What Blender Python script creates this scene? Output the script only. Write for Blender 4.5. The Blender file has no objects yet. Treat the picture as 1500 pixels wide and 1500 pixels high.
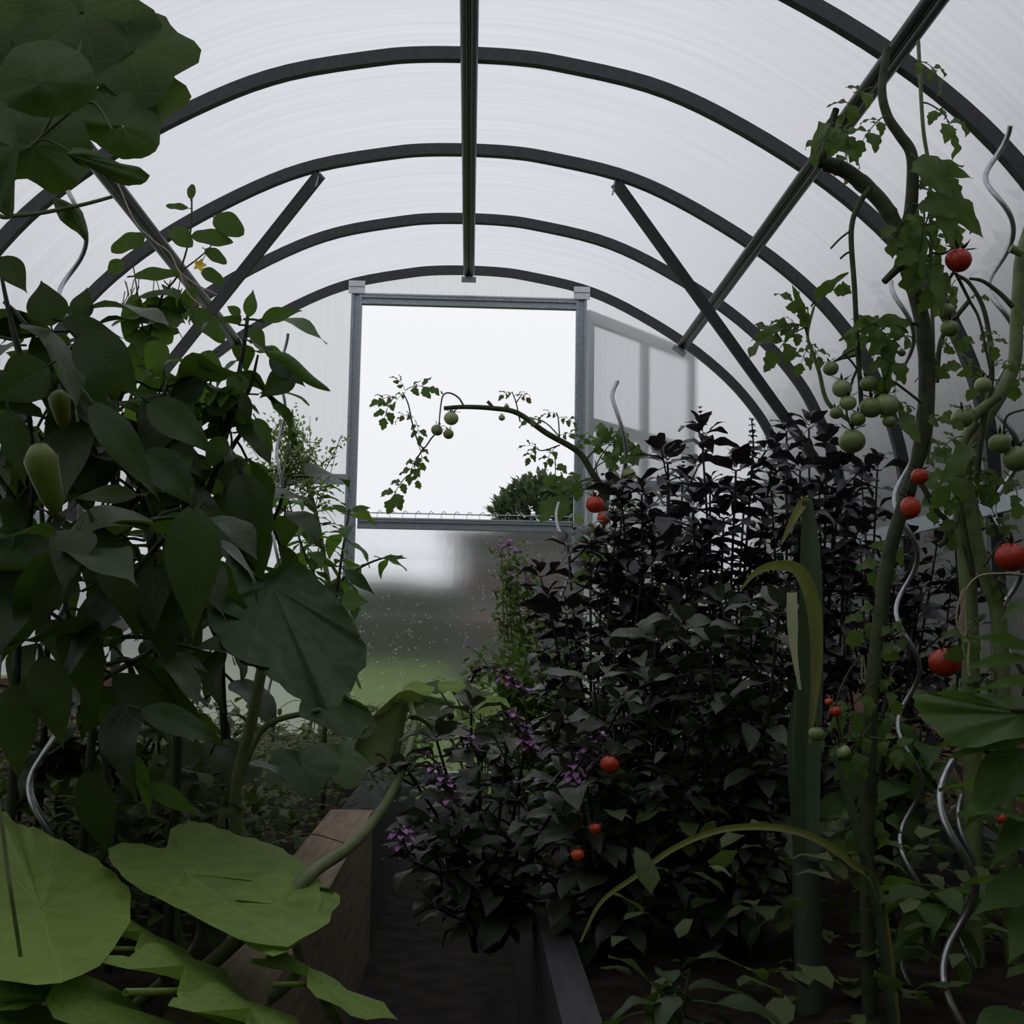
import bpy, math, random
from math import sin, cos, pi, radians as R, sqrt, atan2
from mathutils import Vector as V, Matrix as M, Quaternion, noise

sc = bpy.context.scene
COL = sc.collection
rnd = random.Random(7)
FX = 1790.0                      # focal length in pixels of the 1500 px frame
Z0 = 0.72                        # height of the reference level of the frame profile above the path
CAM = V((0.0298, 0.0, Z0 - 0.0628))
D = 5.16                         # distance to the door wall
SP = 0.654                       # rib spacing

# ------------------------------------------------------------------ camera
def basis(pitch, yaw, roll):
    fwd = V((sin(yaw) * cos(pitch), cos(yaw) * cos(pitch), sin(pitch)))
    r = V((cos(yaw), -sin(yaw), 0)); u = r.cross(fwd)
    return cos(roll) * r + sin(roll) * u, -sin(roll) * r + cos(roll) * u, fwd
CR, CU, CF = basis(0.105, 0.0338, 0.0173)
cd = bpy.data.cameras.new('camera'); cam = bpy.data.objects.new('camera', cd); COL.objects.link(cam)
cam.matrix_world = M.Translation(CAM) @ M((CR, CU, -CF)).transposed().to_4x4()
cd.sensor_width = 36.0; cd.lens = FX / 1500 * 36; cd.clip_end = 300; cd.clip_start = 0.02
sc.camera = cam

def W(px, py, d):                # the point at distance d down the greenhouse seen at (px, py)
    v = CF + CR * ((px - 750) / FX) - CU * ((py - 750) / FX)
    return CAM + v * (d / v.y)
def WP(pts, d):                  # a list of (px, py[, depth])
    return [W(p[0], p[1], p[2] if len(p) > 2 else d) for p in pts]

# ------------------------------------------------------------------ materials
def nt(name):
    m = bpy.data.materials.new(name); m.use_nodes = True
    n = m.node_tree; n.nodes.clear()
    return m, n, n.nodes.new('ShaderNodeOutputMaterial')
def N(n, t, **k):
    o = n.nodes.new(t)
    for a, b in k.items():
        if a in o.inputs: o.inputs[a].default_value = b
        else: setattr(o, a, b)
    return o
def ramp(n, fac, stops):
    r = n.nodes.new('ShaderNodeValToRGB'); e = r.color_ramp.elements
    while len(e) < len(stops): e.new(0.5)
    for q, (p, c) in zip(e, stops): q.position = p; q.color = (*c, 1)
    n.links.new(fac, r.inputs[0]); return r.outputs[0]
def math_(n, op, a, b=None, clamp=False):
    o = n.nodes.new('ShaderNodeMath'); o.operation = op; o.use_clamp = clamp
    for i, x in enumerate((a, b)):
        if x is None: continue
        if isinstance(x, (int, float)): o.inputs[i].default_value = x
        else: n.links.new(x, o.inputs[i])
    return o.outputs[0]
def mixc(n, fac, a, b):
    o = n.nodes.new('ShaderNodeMix'); o.data_type = 'RGBA'
    for i, x in ((0, fac), (6, a), (7, b)):
        if isinstance(x, (int, float)): o.inputs[i].default_value = x
        elif isinstance(x, tuple): o.inputs[i].default_value = (*x, 1)
        else: n.links.new(x, o.inputs[i])
    return o.outputs[2]

def solid(name, c1, c2=None, scale=30, rough=.6, metal=0, spec=.4, bump=0, stretch=(1, 1, 1), detail=4):
    m, n, out = nt(name)
    p = N(n, 'ShaderNodeBsdfPrincipled', Roughness=rough, Metallic=metal)
    p.inputs['Specular IOR Level'].default_value = spec
    tc = N(n, 'ShaderNodeTexCoord'); mp = N(n, 'ShaderNodeMapping'); mp.inputs['Scale'].default_value = stretch
    n.links.new(tc.outputs['Object'], mp.inputs[0])
    nz = N(n, 'ShaderNodeTexNoise', Scale=scale, Detail=detail); n.links.new(mp.outputs[0], nz.inputs['Vector'])
    n.links.new(ramp(n, nz.outputs[0], [(.3, c1), (.7, c2 or c1)]), p.inputs['Base Color'])
    if bump:
        b = N(n, 'ShaderNodeBump', Strength=bump, Distance=.004)
        n.links.new(nz.outputs[0], b.inputs['Height']); n.links.new(b.outputs[0], p.inputs['Normal'])
    n.links.new(p.outputs[0], out.inputs[0]); return m

def leafmat(name, c1, c2, vein, radial=False, rough=.5, trans=.22, tcol=None, nv=7, veinmix=.5, spec=.35, per='object', bump=.25, vw=.025):
    """blotched leaf with a pale midrib and side veins laid out on the leaf's own coordinates"""
    m, n, out = nt(name)
    uv = N(n, 'ShaderNodeUVMap'); sx = N(n, 'ShaderNodeSeparateXYZ'); n.links.new(uv.outputs[0], sx.inputs[0])
    u, v = sx.outputs[0], sx.outputs[1]
    nw = N(n, 'ShaderNodeTexNoise', Scale=6, Detail=2); n.links.new(N(n, 'ShaderNodeTexCoord').outputs['Object'], nw.inputs['Vector'])
    wob = math_(n, 'SUBTRACT', nw.outputs[0], .5)
    u = math_(n, 'ADD', u, math_(n, 'MULTIPLY', wob, .05)); v = math_(n, 'ADD', v, math_(n, 'MULTIPLY', wob, .12))
    if radial:
        fr = math_(n, 'ABSOLUTE', math_(n, 'SUBTRACT', math_(n, 'FRACT', math_(n, 'MULTIPLY', u, nv)), .5))
        w = math_(n, 'MULTIPLY', fr, v)
        main = math_(n, 'SUBTRACT', 1, math_(n, 'DIVIDE', w, vw), True)
        br = math_(n, 'ABSOLUTE', math_(n, 'SUBTRACT', math_(n, 'FRACT', math_(n, 'MULTIPLY', math_(n, 'SUBTRACT', v, math_(n, 'MULTIPLY', fr, .7)), 5)), .5))
    else:
        a = math_(n, 'ABSOLUTE', math_(n, 'SUBTRACT', u, .5))
        main = math_(n, 'SUBTRACT', 1, math_(n, 'DIVIDE', a, vw), True)
        br = math_(n, 'ABSOLUTE', math_(n, 'SUBTRACT', math_(n, 'FRACT', math_(n, 'MULTIPLY', math_(n, 'SUBTRACT', v, math_(n, 'MULTIPLY', a, .55)), nv)), .5))
    side = math_(n, 'MULTIPLY', math_(n, 'SUBTRACT', 1, math_(n, 'DIVIDE', br, .09), True), .55)
    vm = math_(n, 'MAXIMUM', main, side)
    tc = N(n, 'ShaderNodeTexCoord')
    nz = N(n, 'ShaderNodeTexNoise', Scale=28, Detail=4); n.links.new(tc.outputs['Object'], nz.inputs['Vector'])
    if per == 'object': rv = N(n, 'ShaderNodeObjectInfo').outputs['Random']
    else: rv = N(n, 'ShaderNodeNewGeometry').outputs['Random Per Island']
    f = math_(n, 'ADD', math_(n, 'MULTIPLY', nz.outputs[0], .75), math_(n, 'MULTIPLY', rv, .4))
    base = ramp(n, f, [(.25, c1), (.8, c2)])
    col = mixc(n, math_(n, 'MULTIPLY', vm, veinmix), base, vein)
    if radial:
        n2 = N(n, 'ShaderNodeTexNoise', Scale=55, Detail=6, Roughness=.75); n.links.new(tc.outputs['Object'], n2.inputs['Vector'])
        col = mixc(n, math_(n, 'MULTIPLY', math_(n, 'SUBTRACT', n2.outputs[0], .45, True), 1.6, True), col, vein)
    p = N(n, 'ShaderNodeBsdfPrincipled', Roughness=rough); p.inputs['Specular IOR Level'].default_value = spec
    n.links.new(col, p.inputs['Base Color'])
    b = N(n, 'ShaderNodeBump', Strength=bump, Distance=.003)
    n.links.new(math_(n, 'SUBTRACT', math_(n, 'MULTIPLY', nz.outputs[0], .6), vm), b.inputs['Height']); n.links.new(b.outputs[0], p.inputs['Normal'])
    t = N(n, 'ShaderNodeBsdfTranslucent')
    tm = mixc(n, .5, col, tcol or (.25, .42, .05)); n.links.new(tm, t.inputs[0])
    mx = N(n, 'ShaderNodeMixShader'); mx.inputs[0].default_value = trans
    n.links.new(p.outputs[0], mx.inputs[1]); n.links.new(t.outputs[0], mx.inputs[2])
    n.links.new(mx.outputs[0], out.inputs[0]); return m

def poly(name, tl, refr, clear, gloss=.04, rough=.5, ior=1.1, col=(.8, .81, .845), axis='Y', lines=110, drops=False, streak=.10):
    """twin wall polycarbonate: milky, with fine channels, partly see through"""
    m, n, out = nt(name)
    tc = N(n, 'ShaderNodeTexCoord')
    wv = N(n, 'ShaderNodeTexWave', Scale=lines, Distortion=.6, Detail=1); wv.bands_direction = axis
    wv.inputs['Detail Scale'].default_value = .3
    n.links.new(tc.outputs['Object'], wv.inputs[0])
    mp = N(n, 'ShaderNodeMapping'); n.links.new(tc.outputs['Object'], mp.inputs[0])
    mp.inputs['Scale'].default_value = (1.2, 55, 1.2) if axis == 'Y' else (55, 1.2, 1.2)
    nz = N(n, 'ShaderNodeTexNoise', Scale=1.0, Detail=3); n.links.new(mp.outputs[0], nz.inputs[0])
    g = math_(n, 'ADD', math_(n, 'MULTIPLY', wv.outputs[1], .35), nz.outputs[0])
    lo = tuple(c * (1 - streak) for c in col); hi = tuple(min(.98, c * (1 + streak * .6)) for c in col)
    cc = ramp(n, g, [(.35, lo), (.95, hi)])
    t = N(n, 'ShaderNodeBsdfTranslucent'); n.links.new(cc, t.inputs[0])
    r = N(n, 'ShaderNodeBsdfRefraction', Roughness=rough, IOR=ior); r.inputs[0].default_value = (.93, .935, .95, 1)
    c = N(n, 'ShaderNodeBsdfTransparent'); c.inputs[0].default_value = (.95, .955, .965, 1)
    gl = N(n, 'ShaderNodeBsdfGlossy', Roughness=.3)
    s1 = N(n, 'ShaderNodeMixShader'); s1.inputs[0].default_value = refr / max(1e-6, refr + tl)
    n.links.new(t.outputs[0], s1.inputs[1]); n.links.new(r.outputs[0], s1.inputs[2])
    s2 = N(n, 'ShaderNodeMixShader'); s2.inputs[0].default_value = clear
    n.links.new(s1.outputs[0], s2.inputs[1]); n.links.new(c.outputs[0], s2.inputs[2])
    s3 = N(n, 'ShaderNodeMixShader'); s3.inputs[0].default_value = gloss
    n.links.new(s2.outputs[0], s3.inputs[1]); n.links.new(gl.outputs[0], s3.inputs[2])
    b = N(n, 'ShaderNodeBump', Strength=.25, Distance=.002); h = g
    if drops:
        vo = N(n, 'ShaderNodeTexVoronoi', Scale=75); n.links.new(tc.outputs['Object'], vo.inputs['Vector'])
        vr = N(n, 'ShaderNodeTexNoise', Scale=30); n.links.new(tc.outputs['Object'], vr.inputs['Vector'])
        dr = math_(n, 'MULTIPLY', math_(n, 'LESS_THAN', vo.outputs['Distance'], .28), math_(n, 'GREATER_THAN', vr.outputs[0], .56))
        df = N(n, 'ShaderNodeBsdfTranslucent'); df.inputs[0].default_value = (.75, .76, .74, 1)
        s4 = N(n, 'ShaderNodeMixShader'); n.links.new(math_(n, 'MULTIPLY', dr, .35), s4.inputs[0])
        n.links.new(s3.outputs[0], s4.inputs[1]); n.links.new(df.outputs[0], s4.inputs[2]); s3 = s4
    n.links.new(h, b.inputs['Height'])
    for q in (gl, r): n.links.new(b.outputs[0], q.inputs['Normal'])
    n.links.new(s3.outputs[0], out.inputs[0]); return m

MT = {
 'roof': poly('roof_polycarbonate', .95, .05, .05, col=(.80, .805, .845)),
 'side': poly('side_polycarbonate', .75, .25, .06, col=(.78, .79, .82)),
 'endw': poly('end_polycarbonate', .5, .5, .05, rough=.36, ior=1.08, axis='X', col=(.84, .85, .88)),
 'door_low': poly('door_polycarbonate', .07, .93, .06, rough=.34, ior=1.10, axis='X', col=(.8, .81, .83), drops=True),
 'leafpane': poly('open_leaf_polycarbonate', .5, .5, .25, rough=.4, ior=1.08, axis='X', col=(.8, .81, .86)),
 'dark_steel': solid('dark_steel', (.036, .038, .041), (.052, .054, .058), 60, .5, .3),
 'lip_steel': solid('smooth_dark_steel', (.032, .033, .035), (.045, .046, .048), 60, .3, .0, .35),
 'steel': solid('galvanised_steel', (.25, .285, .315), (.36, .40, .43), 90, .38, .5),
 'bright': solid('bright_galvanised', (.45, .47, .49), (.6, .62, .64), 120, .35, .7),
 'spiral': solid('spiral_rod_steel', (.35, .36, .37), (.5, .51, .52), 120, .28, .9),
 'wood': solid('bare_wood', (.17, .125, .085), (.29, .215, .15), 14, .8, 0, .2, .5, (6, .6, 6)),
 'greywood': solid('grey_wood', (.05, .05, .052), (.085, .083, .084), 14, .8, 0, .2, .5, (6, .6, 6)),
 'redwood': solid('red_brown_board', (.11, .05, .042), (.17, .085, .07), 14, .8, 0, .2, .3, (4, .6, 4)),
 'soil': solid('garden_soil', (.012, .009, .007), (.045, .034, .025), 22, .95, 0, .1, 1.0),
 'path': solid('path_dirt', (.02, .018, .016), (.05, .045, .04), 18, .95, 0, .1, 1.0),
 'lawn': solid('lawn_green', (.065, .115, .018), (.12, .175, .035), 3, .95, 0, .1, 0),
 'field': solid('far_field', (.10, .12, .07), (.13, .15, .09), .5, .95, 0, .1, 0),
 'hedge': solid('hedge_green', (.012, .02, .008), (.045, .06, .03), 8, .9, 0, .1, 0),
 'tree': leafmat('tree_leaf', (.06, .085, .055), (.12, .155, .10), (.08, .12, .05), per='island', trans=.15),
 'bark': solid('bark', (.03, .025, .02), (.06, .05, .04), 20, .9),
 'plank_pile': solid('weathered_plank', (.05, .045, .045), (.12, .105, .095), 8, .85, 0, .2, 0, (.5, 5, 5)),
 'grey_l': solid('pale_grey_board', (.14, .13, .125), (.2, .19, .18), 8, .85, 0, .2, 0, (.5, 5, 5)),
 'orange_plank': solid('new_orange_plank', (.30, .15, .08), (.38, .2, .11), 8, .8, 0, .2, 0, (.5, 5, 5)),
 'stem_d': solid('dark_green_stem', (.016, .026, .010), (.035, .05, .018), 40, .55),
 'stem_t': solid('tomato_stem', (.026, .038, .014), (.065, .078, .032), 50, .6, 0, .3, .5),
 'stem_l': solid('light_green_stem', (.10, .14, .045), (.17, .21, .08), 50, .5),
 'stem_p': solid('purple_stem', (.018, .012, .014), (.04, .03, .028), 50, .6),
 'dry': solid('dry_straw', (.16, .11, .06), (.32, .24, .14), 40, .9),
 'twine': solid('jute_twine', (.35, .28, .18), (.5, .42, .3), 200, .9),
 'tie': solid('dark_wire', (.03, .03, .035), None, 30, .5),
 'pepper': leafmat('pepper_leaf', (.016, .032, .010), (.045, .072, .024), (.09, .13, .055), rough=.42, trans=.2, tcol=(.22, .42, .03), veinmix=.4, vw=.02, spec=.28),
 'pepper_up': leafmat('pepper_leaf_fresh', (.035, .08, .014), (.085, .16, .035), (.16, .25, .08), rough=.42, trans=.36, tcol=(.28, .52, .04), veinmix=.35, vw=.02, spec=.28),
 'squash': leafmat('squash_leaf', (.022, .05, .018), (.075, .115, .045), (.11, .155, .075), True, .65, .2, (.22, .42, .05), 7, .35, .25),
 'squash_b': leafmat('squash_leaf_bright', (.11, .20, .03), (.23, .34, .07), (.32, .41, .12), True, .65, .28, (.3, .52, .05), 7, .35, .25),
 'squash_w': leafmat('squash_leaf_wilted', (.07, .10, .025), (.14, .18, .055), (.2, .24, .09), True, .7, .25, (.25, .36, .06), 7, .6),
 'cuke': leafmat('cucumber_leaf', (.022, .045, .012), (.055, .09, .022), (.09, .15, .05), True, .6, .32, (.22, .42, .03), 7, .4, .25),
 'tomato': leafmat('tomato_leaf', (.04, .075, .016), (.10, .16, .04), (.14, .2, .07), rough=.55, trans=.32, tcol=(.26, .46, .05), per='island', nv=5, veinmix=.3, spec=.25),
 'basil': leafmat('basil_leaf', (.020, .013, .018), (.062, .054, .056), (.06, .05, .055), rough=.42, trans=.06, tcol=(.10, .06, .05), per='island', nv=6, veinmix=.4, spec=.5),
 'basil_g': leafmat('basil_leaf_green', (.026, .026, .018), (.08, .10, .055), (.09, .095, .075), rough=.45, trans=.1, tcol=(.14, .16, .05), per='island', nv=6, veinmix=.4, spec=.5),
 'herb': leafmat('herb_leaf', (.05, .10, .015), (.13, .2, .045), (.2, .26, .1), rough=.55, trans=.3, per='island', nv=4, veinmix=.3),
 'lettuce': leafmat('bolted_lettuce_bud', (.16, .24, .07), (.30, .36, .15), (.3, .35, .2), rough=.6, trans=.5, tcol=(.45, .6, .15), per='island', nv=4, veinmix=.1),
 'weed': leafmat('undergrowth_leaf', (.025, .045, .011), (.10, .135, .04), (.1, .12, .05), rough=.6, trans=.2, per='island', nv=4, veinmix=.2),
 'leek': leafmat('leek_leaf', (.035, .06, .035), (.07, .105, .06), (.11, .15, .10), rough=.5, trans=.12, nv=.3, veinmix=.25, vw=.06),
 'leek_p': leafmat('leek_leaf_pale', (.35, .38, .2), (.55, .56, .38), (.5, .5, .3), rough=.6, trans=.3, tcol=(.6, .6, .3), nv=.3, veinmix=.2),
 'leek_y': leafmat('leek_leaf_yellowing', (.13, .15, .03), (.22, .22, .06), (.25, .25, .1), rough=.6, trans=.25, nv=.3, veinmix=.2),
 'red': solid('ripe_tomato', (.40, .022, .012), (.50, .055, .02), 9, .22, 0, .5),
 'orange': solid('ripening_tomato', (.60, .10, .02), (.55, .05, .02), 9, .25, 0, .5),
 'green': solid('unripe_tomato', (.13, .19, .055), (.20, .26, .09), 9, .28, 0, .5),
 'green_p': solid('pale_unripe_tomato', (.25, .32, .13), (.32, .38, .17), 9, .28, 0, .5),
 'pfruit': solid('pepper_fruit', (.06, .095, .010), (.115, .145, .018), 9, .38, 0, .3),
 'yellow': solid('yellow_petal', (.75, .5, .03), (.85, .62, .06), 30, .6),
 'pink': solid('purple_floret', (.28, .12, .31), (.52, .27, .52), 90, .7),
 'calyx_p': solid('dark_purple_calyx', (.03, .016, .03), (.07, .04, .065), 90, .7),
}

# ------------------------------------------------------------------ mesh building
class MB:
    def __init__(s): s.v = []; s.f = []; s.uv = []
    def grid(s, rows, uvs=None, close=False):
        o = len(s.v); nr, nc = len(rows), len(rows[0])
        for r in rows: s.v.extend(r)
        for i in range(nr - 1):
            for j in range(nc if close else nc - 1):
                k = (j + 1) % nc
                s.f.append((o + i * nc + j, o + i * nc + k, o + (i + 1) * nc + k, o + (i + 1) * nc + j))
                if uvs: s.uv.append((uvs[i][j], uvs[i][k], uvs[i + 1][k], uvs[i + 1][j]))
                else: s.uv.append(((.2, i / nr), (.2, i / nr), (.2, (i + 1) / nr), (.2, (i + 1) / nr)))
        return s
    def poly(s, pts):
        o = len(s.v); s.v.extend(pts); s.f.append(tuple(range(o, o + len(pts)))); s.uv.append(tuple((.2, .2) for _ in pts)); return s
    def tube(s, pts, r, n=7, cap=True):
        pts = [V(p) for p in pts]; m = len(pts)
        rr = [r(i / (m - 1)) if callable(r) else r for i in range(m)]
        t0 = (pts[1] - pts[0]).normalized()
        a = t0.orthogonal().normalized(); rows = []
        for i, p in enumerate(pts):
            t = (pts[min(i + 1, m - 1)] - pts[max(i - 1, 0)]).normalized()
            a = (a - t * a.dot(t)); a = a.normalized() if a.length > 1e-6 else t.orthogonal().normalized()
            b = t.cross(a)
            rows.append([p + (a * cos(2 * pi * k / n) + b * sin(2 * pi * k / n)) * rr[i] for k in range(n)])
        s.grid(rows, close=True)
        if cap: s.poly(rows[0][::-1]); s.poly(rows[-1])
        return s
    def box(s, c, sx, sy, sz, m=None):
        c = V(c); P = []
        for x in (-1, 1):
            for y in (-1, 1):
                for z in (-1, 1):
                    q = V((x * sx / 2, y * sy / 2, z * sz / 2)); P.append((m @ q if m else q) + c)
        for q in ((0, 1, 3, 2), (4, 6, 7, 5), (0, 4, 5, 1), (2, 3, 7, 6), (0, 2, 6, 4), (1, 5, 7, 3)): s.poly([P[i] for i in q])
        return s
    def bar(s, a, b, w, h, up=(0, 0, 1)):
        a, b = V(a), V(b); d = (b - a); L = d.length; d.normalize(); up = V(up)
        x = d.cross(up).normalized(); z = x.cross(d)
        return s.box((a + b) / 2, w, L, h, M((x, d, z)).transposed())
    def ball(s, c, r, sz=1., n=12, m=8, ribs=0, ax=None):
        rows = []; c = V(c)
        for i in range(m + 1):
            th = pi * i / m; row = []
            for k in range(n):
                ph = 2 * pi * k / n; q = r * sin(th) * (1 + ribs * cos(5 * ph))
                row.append(c + V((q * cos(ph), q * sin(ph), r * sz * cos(th) - (r * .12 * math.exp(-th * th * 8)))))
            rows.append(row)
        return s.grid(rows, close=True)
    def leaf(s, mat, shape='ovate', L=1., w=.5, fold=.25, bend=.5, ruf=.03, nu=9, seed=0, nx=2, pet=0., twist=0., prad=.02):
        r = random.Random(seed); ph = r.random() * 6; rows = []; uvs = []
        pos = V((0, 0, 0)); ang = bend * -.3
        for i in range(nu + 1):
            t = i / nu
            if i: pos = pos + V((0, cos(ang), sin(ang))) * (L / nu)
            ang = bend * .3 - bend * 1.3 * t
            if shape == 'ovate': ww = sin(pi * t ** .8) ** .85 * (1 - .25 * t)
            elif shape == 'lance': ww = (sin(pi * min(1, t * 1.02) ** .72)) ** 1.05 * (1 - .35 * t ** 2) + .0
            elif shape == 'round': ww = (sin(pi * t ** .9)) ** .6
            elif shape == 'blade': ww = min(1, t * 14 + .5) * (1 - t ** 2.2)
            elif shape == 'lobed': ww = sin(pi * t ** .75) ** .8 * (1 - .25 * t) * (1 + .38 * (abs(((t * 3.6) % 1) - .5) * 2 - .5))
            ww = max(ww, .02) * w * L / 2
            nrm = V((0, -sin(ang), cos(ang))); row = []; uv = []
            for j in range(-nx, nx + 1):
                q = j / nx; tw = twist * t
                fa = fold * (1 - .4 * abs(q))
                side = V((1, 0, 0)) * cos(fa) * q + nrm * (sin(fa) * abs(q))
                z = ruf * L * abs(q) ** 1.5 * sin(t * 11 + ph + (2 if j > 0 else 0)) * min(1, t * 4) * 1.
                v = side * ww
                if tw: v = Quaternion((0, 1, 0), tw) @ v
                row.append(mat @ (pos + v + nrm * z)); uv.append((q * .5 + .5, t))
            rows.append(row); uvs.append(uv)
        s.grid(rows, uvs)
        if pet: s.tube([mat @ V((0, -pet * L, -.0)), mat @ V((0, -pet * L * .5, .012 * L)), mat @ V((0, 0.02 * L, 0))], prad * L * (mat.to_scale().x), 5, False)
        return s
    def disc(s, mat, rad=1., droop=.3, ruf=.05, seed=0, lobes=5, notch=.55, n=35, m=5, cup=.1, lob=.12):
        """round lobed leaf, petiole at the notch; local +Y is the tip, +Z up"""
        r = random.Random(seed); p1 = r.random() * 6; p2 = r.random() * 6; rows = []; uvs = []
        for i in range(m + 1):
            q = i / m; row = []; uv = []
            for k in range(n + 1):
                th = -pi + 2 * pi * k / n + .0
                a = abs(th)
                e = (1 - lob + lob * cos(lobes * th)) * (1 - notch * math.exp(-((pi - a) / .35) ** 2)) * (1 + .12 * cos(th)) * (1 + .03 * sin(9 * th + p1))
                rr = max(q, .02) * e * rad
                z = ruf * rad * q * q * (sin(3 * th + p1) + .6 * sin(7 * th + p2)) - droop * rad * (q * e) ** 2 + cup * rad * q
                row.append(mat @ V((rr * sin(th), rr * cos(th), z))); uv.append((k / n, q))
            rows.append(row); uvs.append(uv)
        return s.grid(rows, uvs)
    def trace(s, c, outline, d, bulge=.03, tx=0., ty=0., ruf=.008, seed=0, m=6, fold=.012):
        """a single big leaf: its rim and petiole point set out where it grows, blade domed, tilted and ruffled"""
        n0 = len(outline); pts = []
        for i in range(n0):
            a, b, e, g = (outline[(i + k) % n0] for k in (-1, 0, 1, 2))
            for t in (0, .33, .67):
                pts.append(tuple(.5 * (2 * b[k] + (e[k] - a[k]) * t + (2 * a[k] - 5 * b[k] + 4 * e[k] - g[k]) * t * t + (3 * b[k] - a[k] - 3 * e[k] + g[k]) * t ** 3) for k in (0, 1)))
        rows = []; uvs = []; n = len(pts); rr = random.Random(seed); ph = rr.random() * 6
        for i in range(m + 1):
            q = max(i / m, .01); row = []; uv = []
            for k in range(n + 1):
                p = pts[k % n]; wob = 1 + .018 * sin(k * 2.3 + ph) * q
                x = c[0] + (p[0] - c[0]) * q * wob; y = c[1] + (p[1] - c[1]) * q * wob
                dd = d + tx * (x - c[0]) / 100 + ty * (y - c[1]) / 100 + bulge * q * q + ruf * sin(k * .9 + ph) * q * q + ruf * .5 * sin(k * 2.2 + ph) * q + fold * abs(sin(2.5 * 2 * pi * k / n + ph)) * q * (1.1 - q * .4) + ruf * 1.6 * noise.noise(V((x / 28., y / 28., seed))) * q
                row.append(W(x, y, dd)); uv.append((k / n, q))
            rows.append(row); uvs.append(uv)
        return s.grid(rows, uvs)
    def data(s, name, mat, smooth=True, off=None):
        me = bpy.data.meshes.new(name)
        vs = [tuple(V(p) - off) for p in s.v] if off is not None else [tuple(p) for p in s.v]
        me.from_pydata(vs, [], s.f)
        ul = me.uv_layers.new(name='UVMap'); flat = [c for face in s.uv for p in face for c in p]
        ul.data.foreach_set('uv', flat)
        me.polygons.foreach_set('use_smooth', [smooth] * len(me.polygons))
        me.materials.append(mat); me.update(); return me

def rootof(o):
    while o.parent: o = o.parent
    return o
def add(name, mb, mat, parent=None, smooth=True, label=None):
    """a mesh laid out in world coordinates, linked as one object (under its thing when parent is given)"""
    m = MT[mat] if isinstance(mat, str) else mat
    if parent is None:
        c = V((0, 0, 0))
        for p in mb.v: c += V(p)
        c /= max(1, len(mb.v)); c.z = min(V(p).z for p in mb.v)
        o = bpy.data.objects.new(name, mb.data(name, m, smooth, c)); o.location = c
    else:
        off = rootof(parent).location.copy()
        o = bpy.data.objects.new(name, mb.data(name, m, smooth, off)); o.parent = parent
        q = parent
        while q.parent: off_l = q.location; o.location = o.location - off_l; q = q.parent
    COL.objects.link(o)
    if label: o['label'] = label
    return o
def inst(name, me, mat4, parent, label=None):
    """one more leaf or fruit: same mesh data, own object"""
    o = bpy.data.objects.new(name, me); o.parent = parent
    o.matrix_basis = M.Translation(-rootof(parent).location) @ mat4
    COL.objects.link(o)
    if label: o['label'] = label
    return o
def tag(o, label, cat, group=None, kind=None):
    o['label'] = label; o['category'] = cat
    if group: o['group'] = group
    if kind: o['kind'] = kind
    return o
def thing(name, loc, label, cat, group=None, kind=None):
    o = bpy.data.objects.new(name, None); o.location = loc; o.empty_display_size = .05; COL.objects.link(o)
    return tag(o, label, cat, group, kind)
def struct(name, mb, mat, label, cat, smooth=False):
    return tag(add(name, mb, mat, None, smooth), label, cat, None, 'structure')

def spline(pts, n=8):
    pts = [V(p) for p in pts]; P = [pts[0] * 2 - pts[1]] + pts + [pts[-1] * 2 - pts[-2]]; out = []
    for i in range(1, len(P) - 2):
        a, b, c, e = P[i - 1:i + 3]
        for k in range(n):
            t = k / n
            out.append(.5 * (2 * b + (c - a) * t + (2 * a - 5 * b + 4 * c - e) * t * t + (3 * b - a - 3 * c + e) * t ** 3))
    out.append(pts[-1]); return out
def frame(p, d, up, s=1.):
    """matrix with local +Y along d, local +Z towards up"""
    d = V(d).normalized(); up = V(up); x = d.cross(up)
    x = x.normalized() if x.length > 1e-5 else d.orthogonal().normalized()
    z = x.cross(d)
    m = M((x, d, z)).transposed() * s
    return M.Translation(V(p)) @ m.to_4x4()
def taper(a, b): return lambda t: a + (b - a) * t
TOCAM = V((0, -1, .15))

# ------------------------------------------------------------------ greenhouse shell
HALF = [(0, 1.53), (.13, 1.526), (.25, 1.512), (.49, 1.462), (.69, 1.380), (.94, 1.233), (1.13, 1.08), (1.26, .928), (1.33, .80), (1.385, .658), (1.42, .49), (1.428, .245), (1.43, 0), (1.43, -.2), (1.43, -.72)]
hp = spline([V((x, 0, z)) for x, z in HALF], 4)
PROFILE = [V((-p.x, 0, p.z + Z0)) for p in hp[::-1]] + [V((p.x, 0, p.z + Z0)) for p in hp[1:]]
NORM = []
for i, p in enumerate(PROFILE):
    t = (PROFILE[min(i + 1, len(PROFILE) - 1)] - PROFILE[max(i - 1, 0)]).normalized(); NORM.append(V((-t.z, 0, t.x)))
def prof_at(x, off=0.):          # point and outward normal of the arch at x, above the springing
    best = min((i for i in range(len(PROFILE)) if PROFILE[i].z > Z0 + .3), key=lambda i: abs(PROFILE[i].x - x))
    return PROFILE[best] + NORM[best] * off, NORM[best]
YB = -1.35                       # the greenhouse ends behind the viewer
def sheet(i0, i1, off):
    rows = []
    for y in [YB + (D + .03 - YB) * k / 24 for k in range(25)]:
        rows.append([PROFILE[i] + NORM[i] * off + V((0, y, 0)) for i in range(i0, i1 + 1)])
    return MB().grid(rows)
nP = len(PROFILE); il = max(i for i in range(nP // 2) if PROFILE[i].z < Z0 + .52); ir = nP - 1 - il
ib = max(i for i in range(nP // 2) if PROFILE[i].z < Z0 - .19)
struct('ceiling', sheet(il, ir, .022), 'roof', 'arched milky polycarbonate roof with fine ribbed channels', 'greenhouse roof', True)
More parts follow.
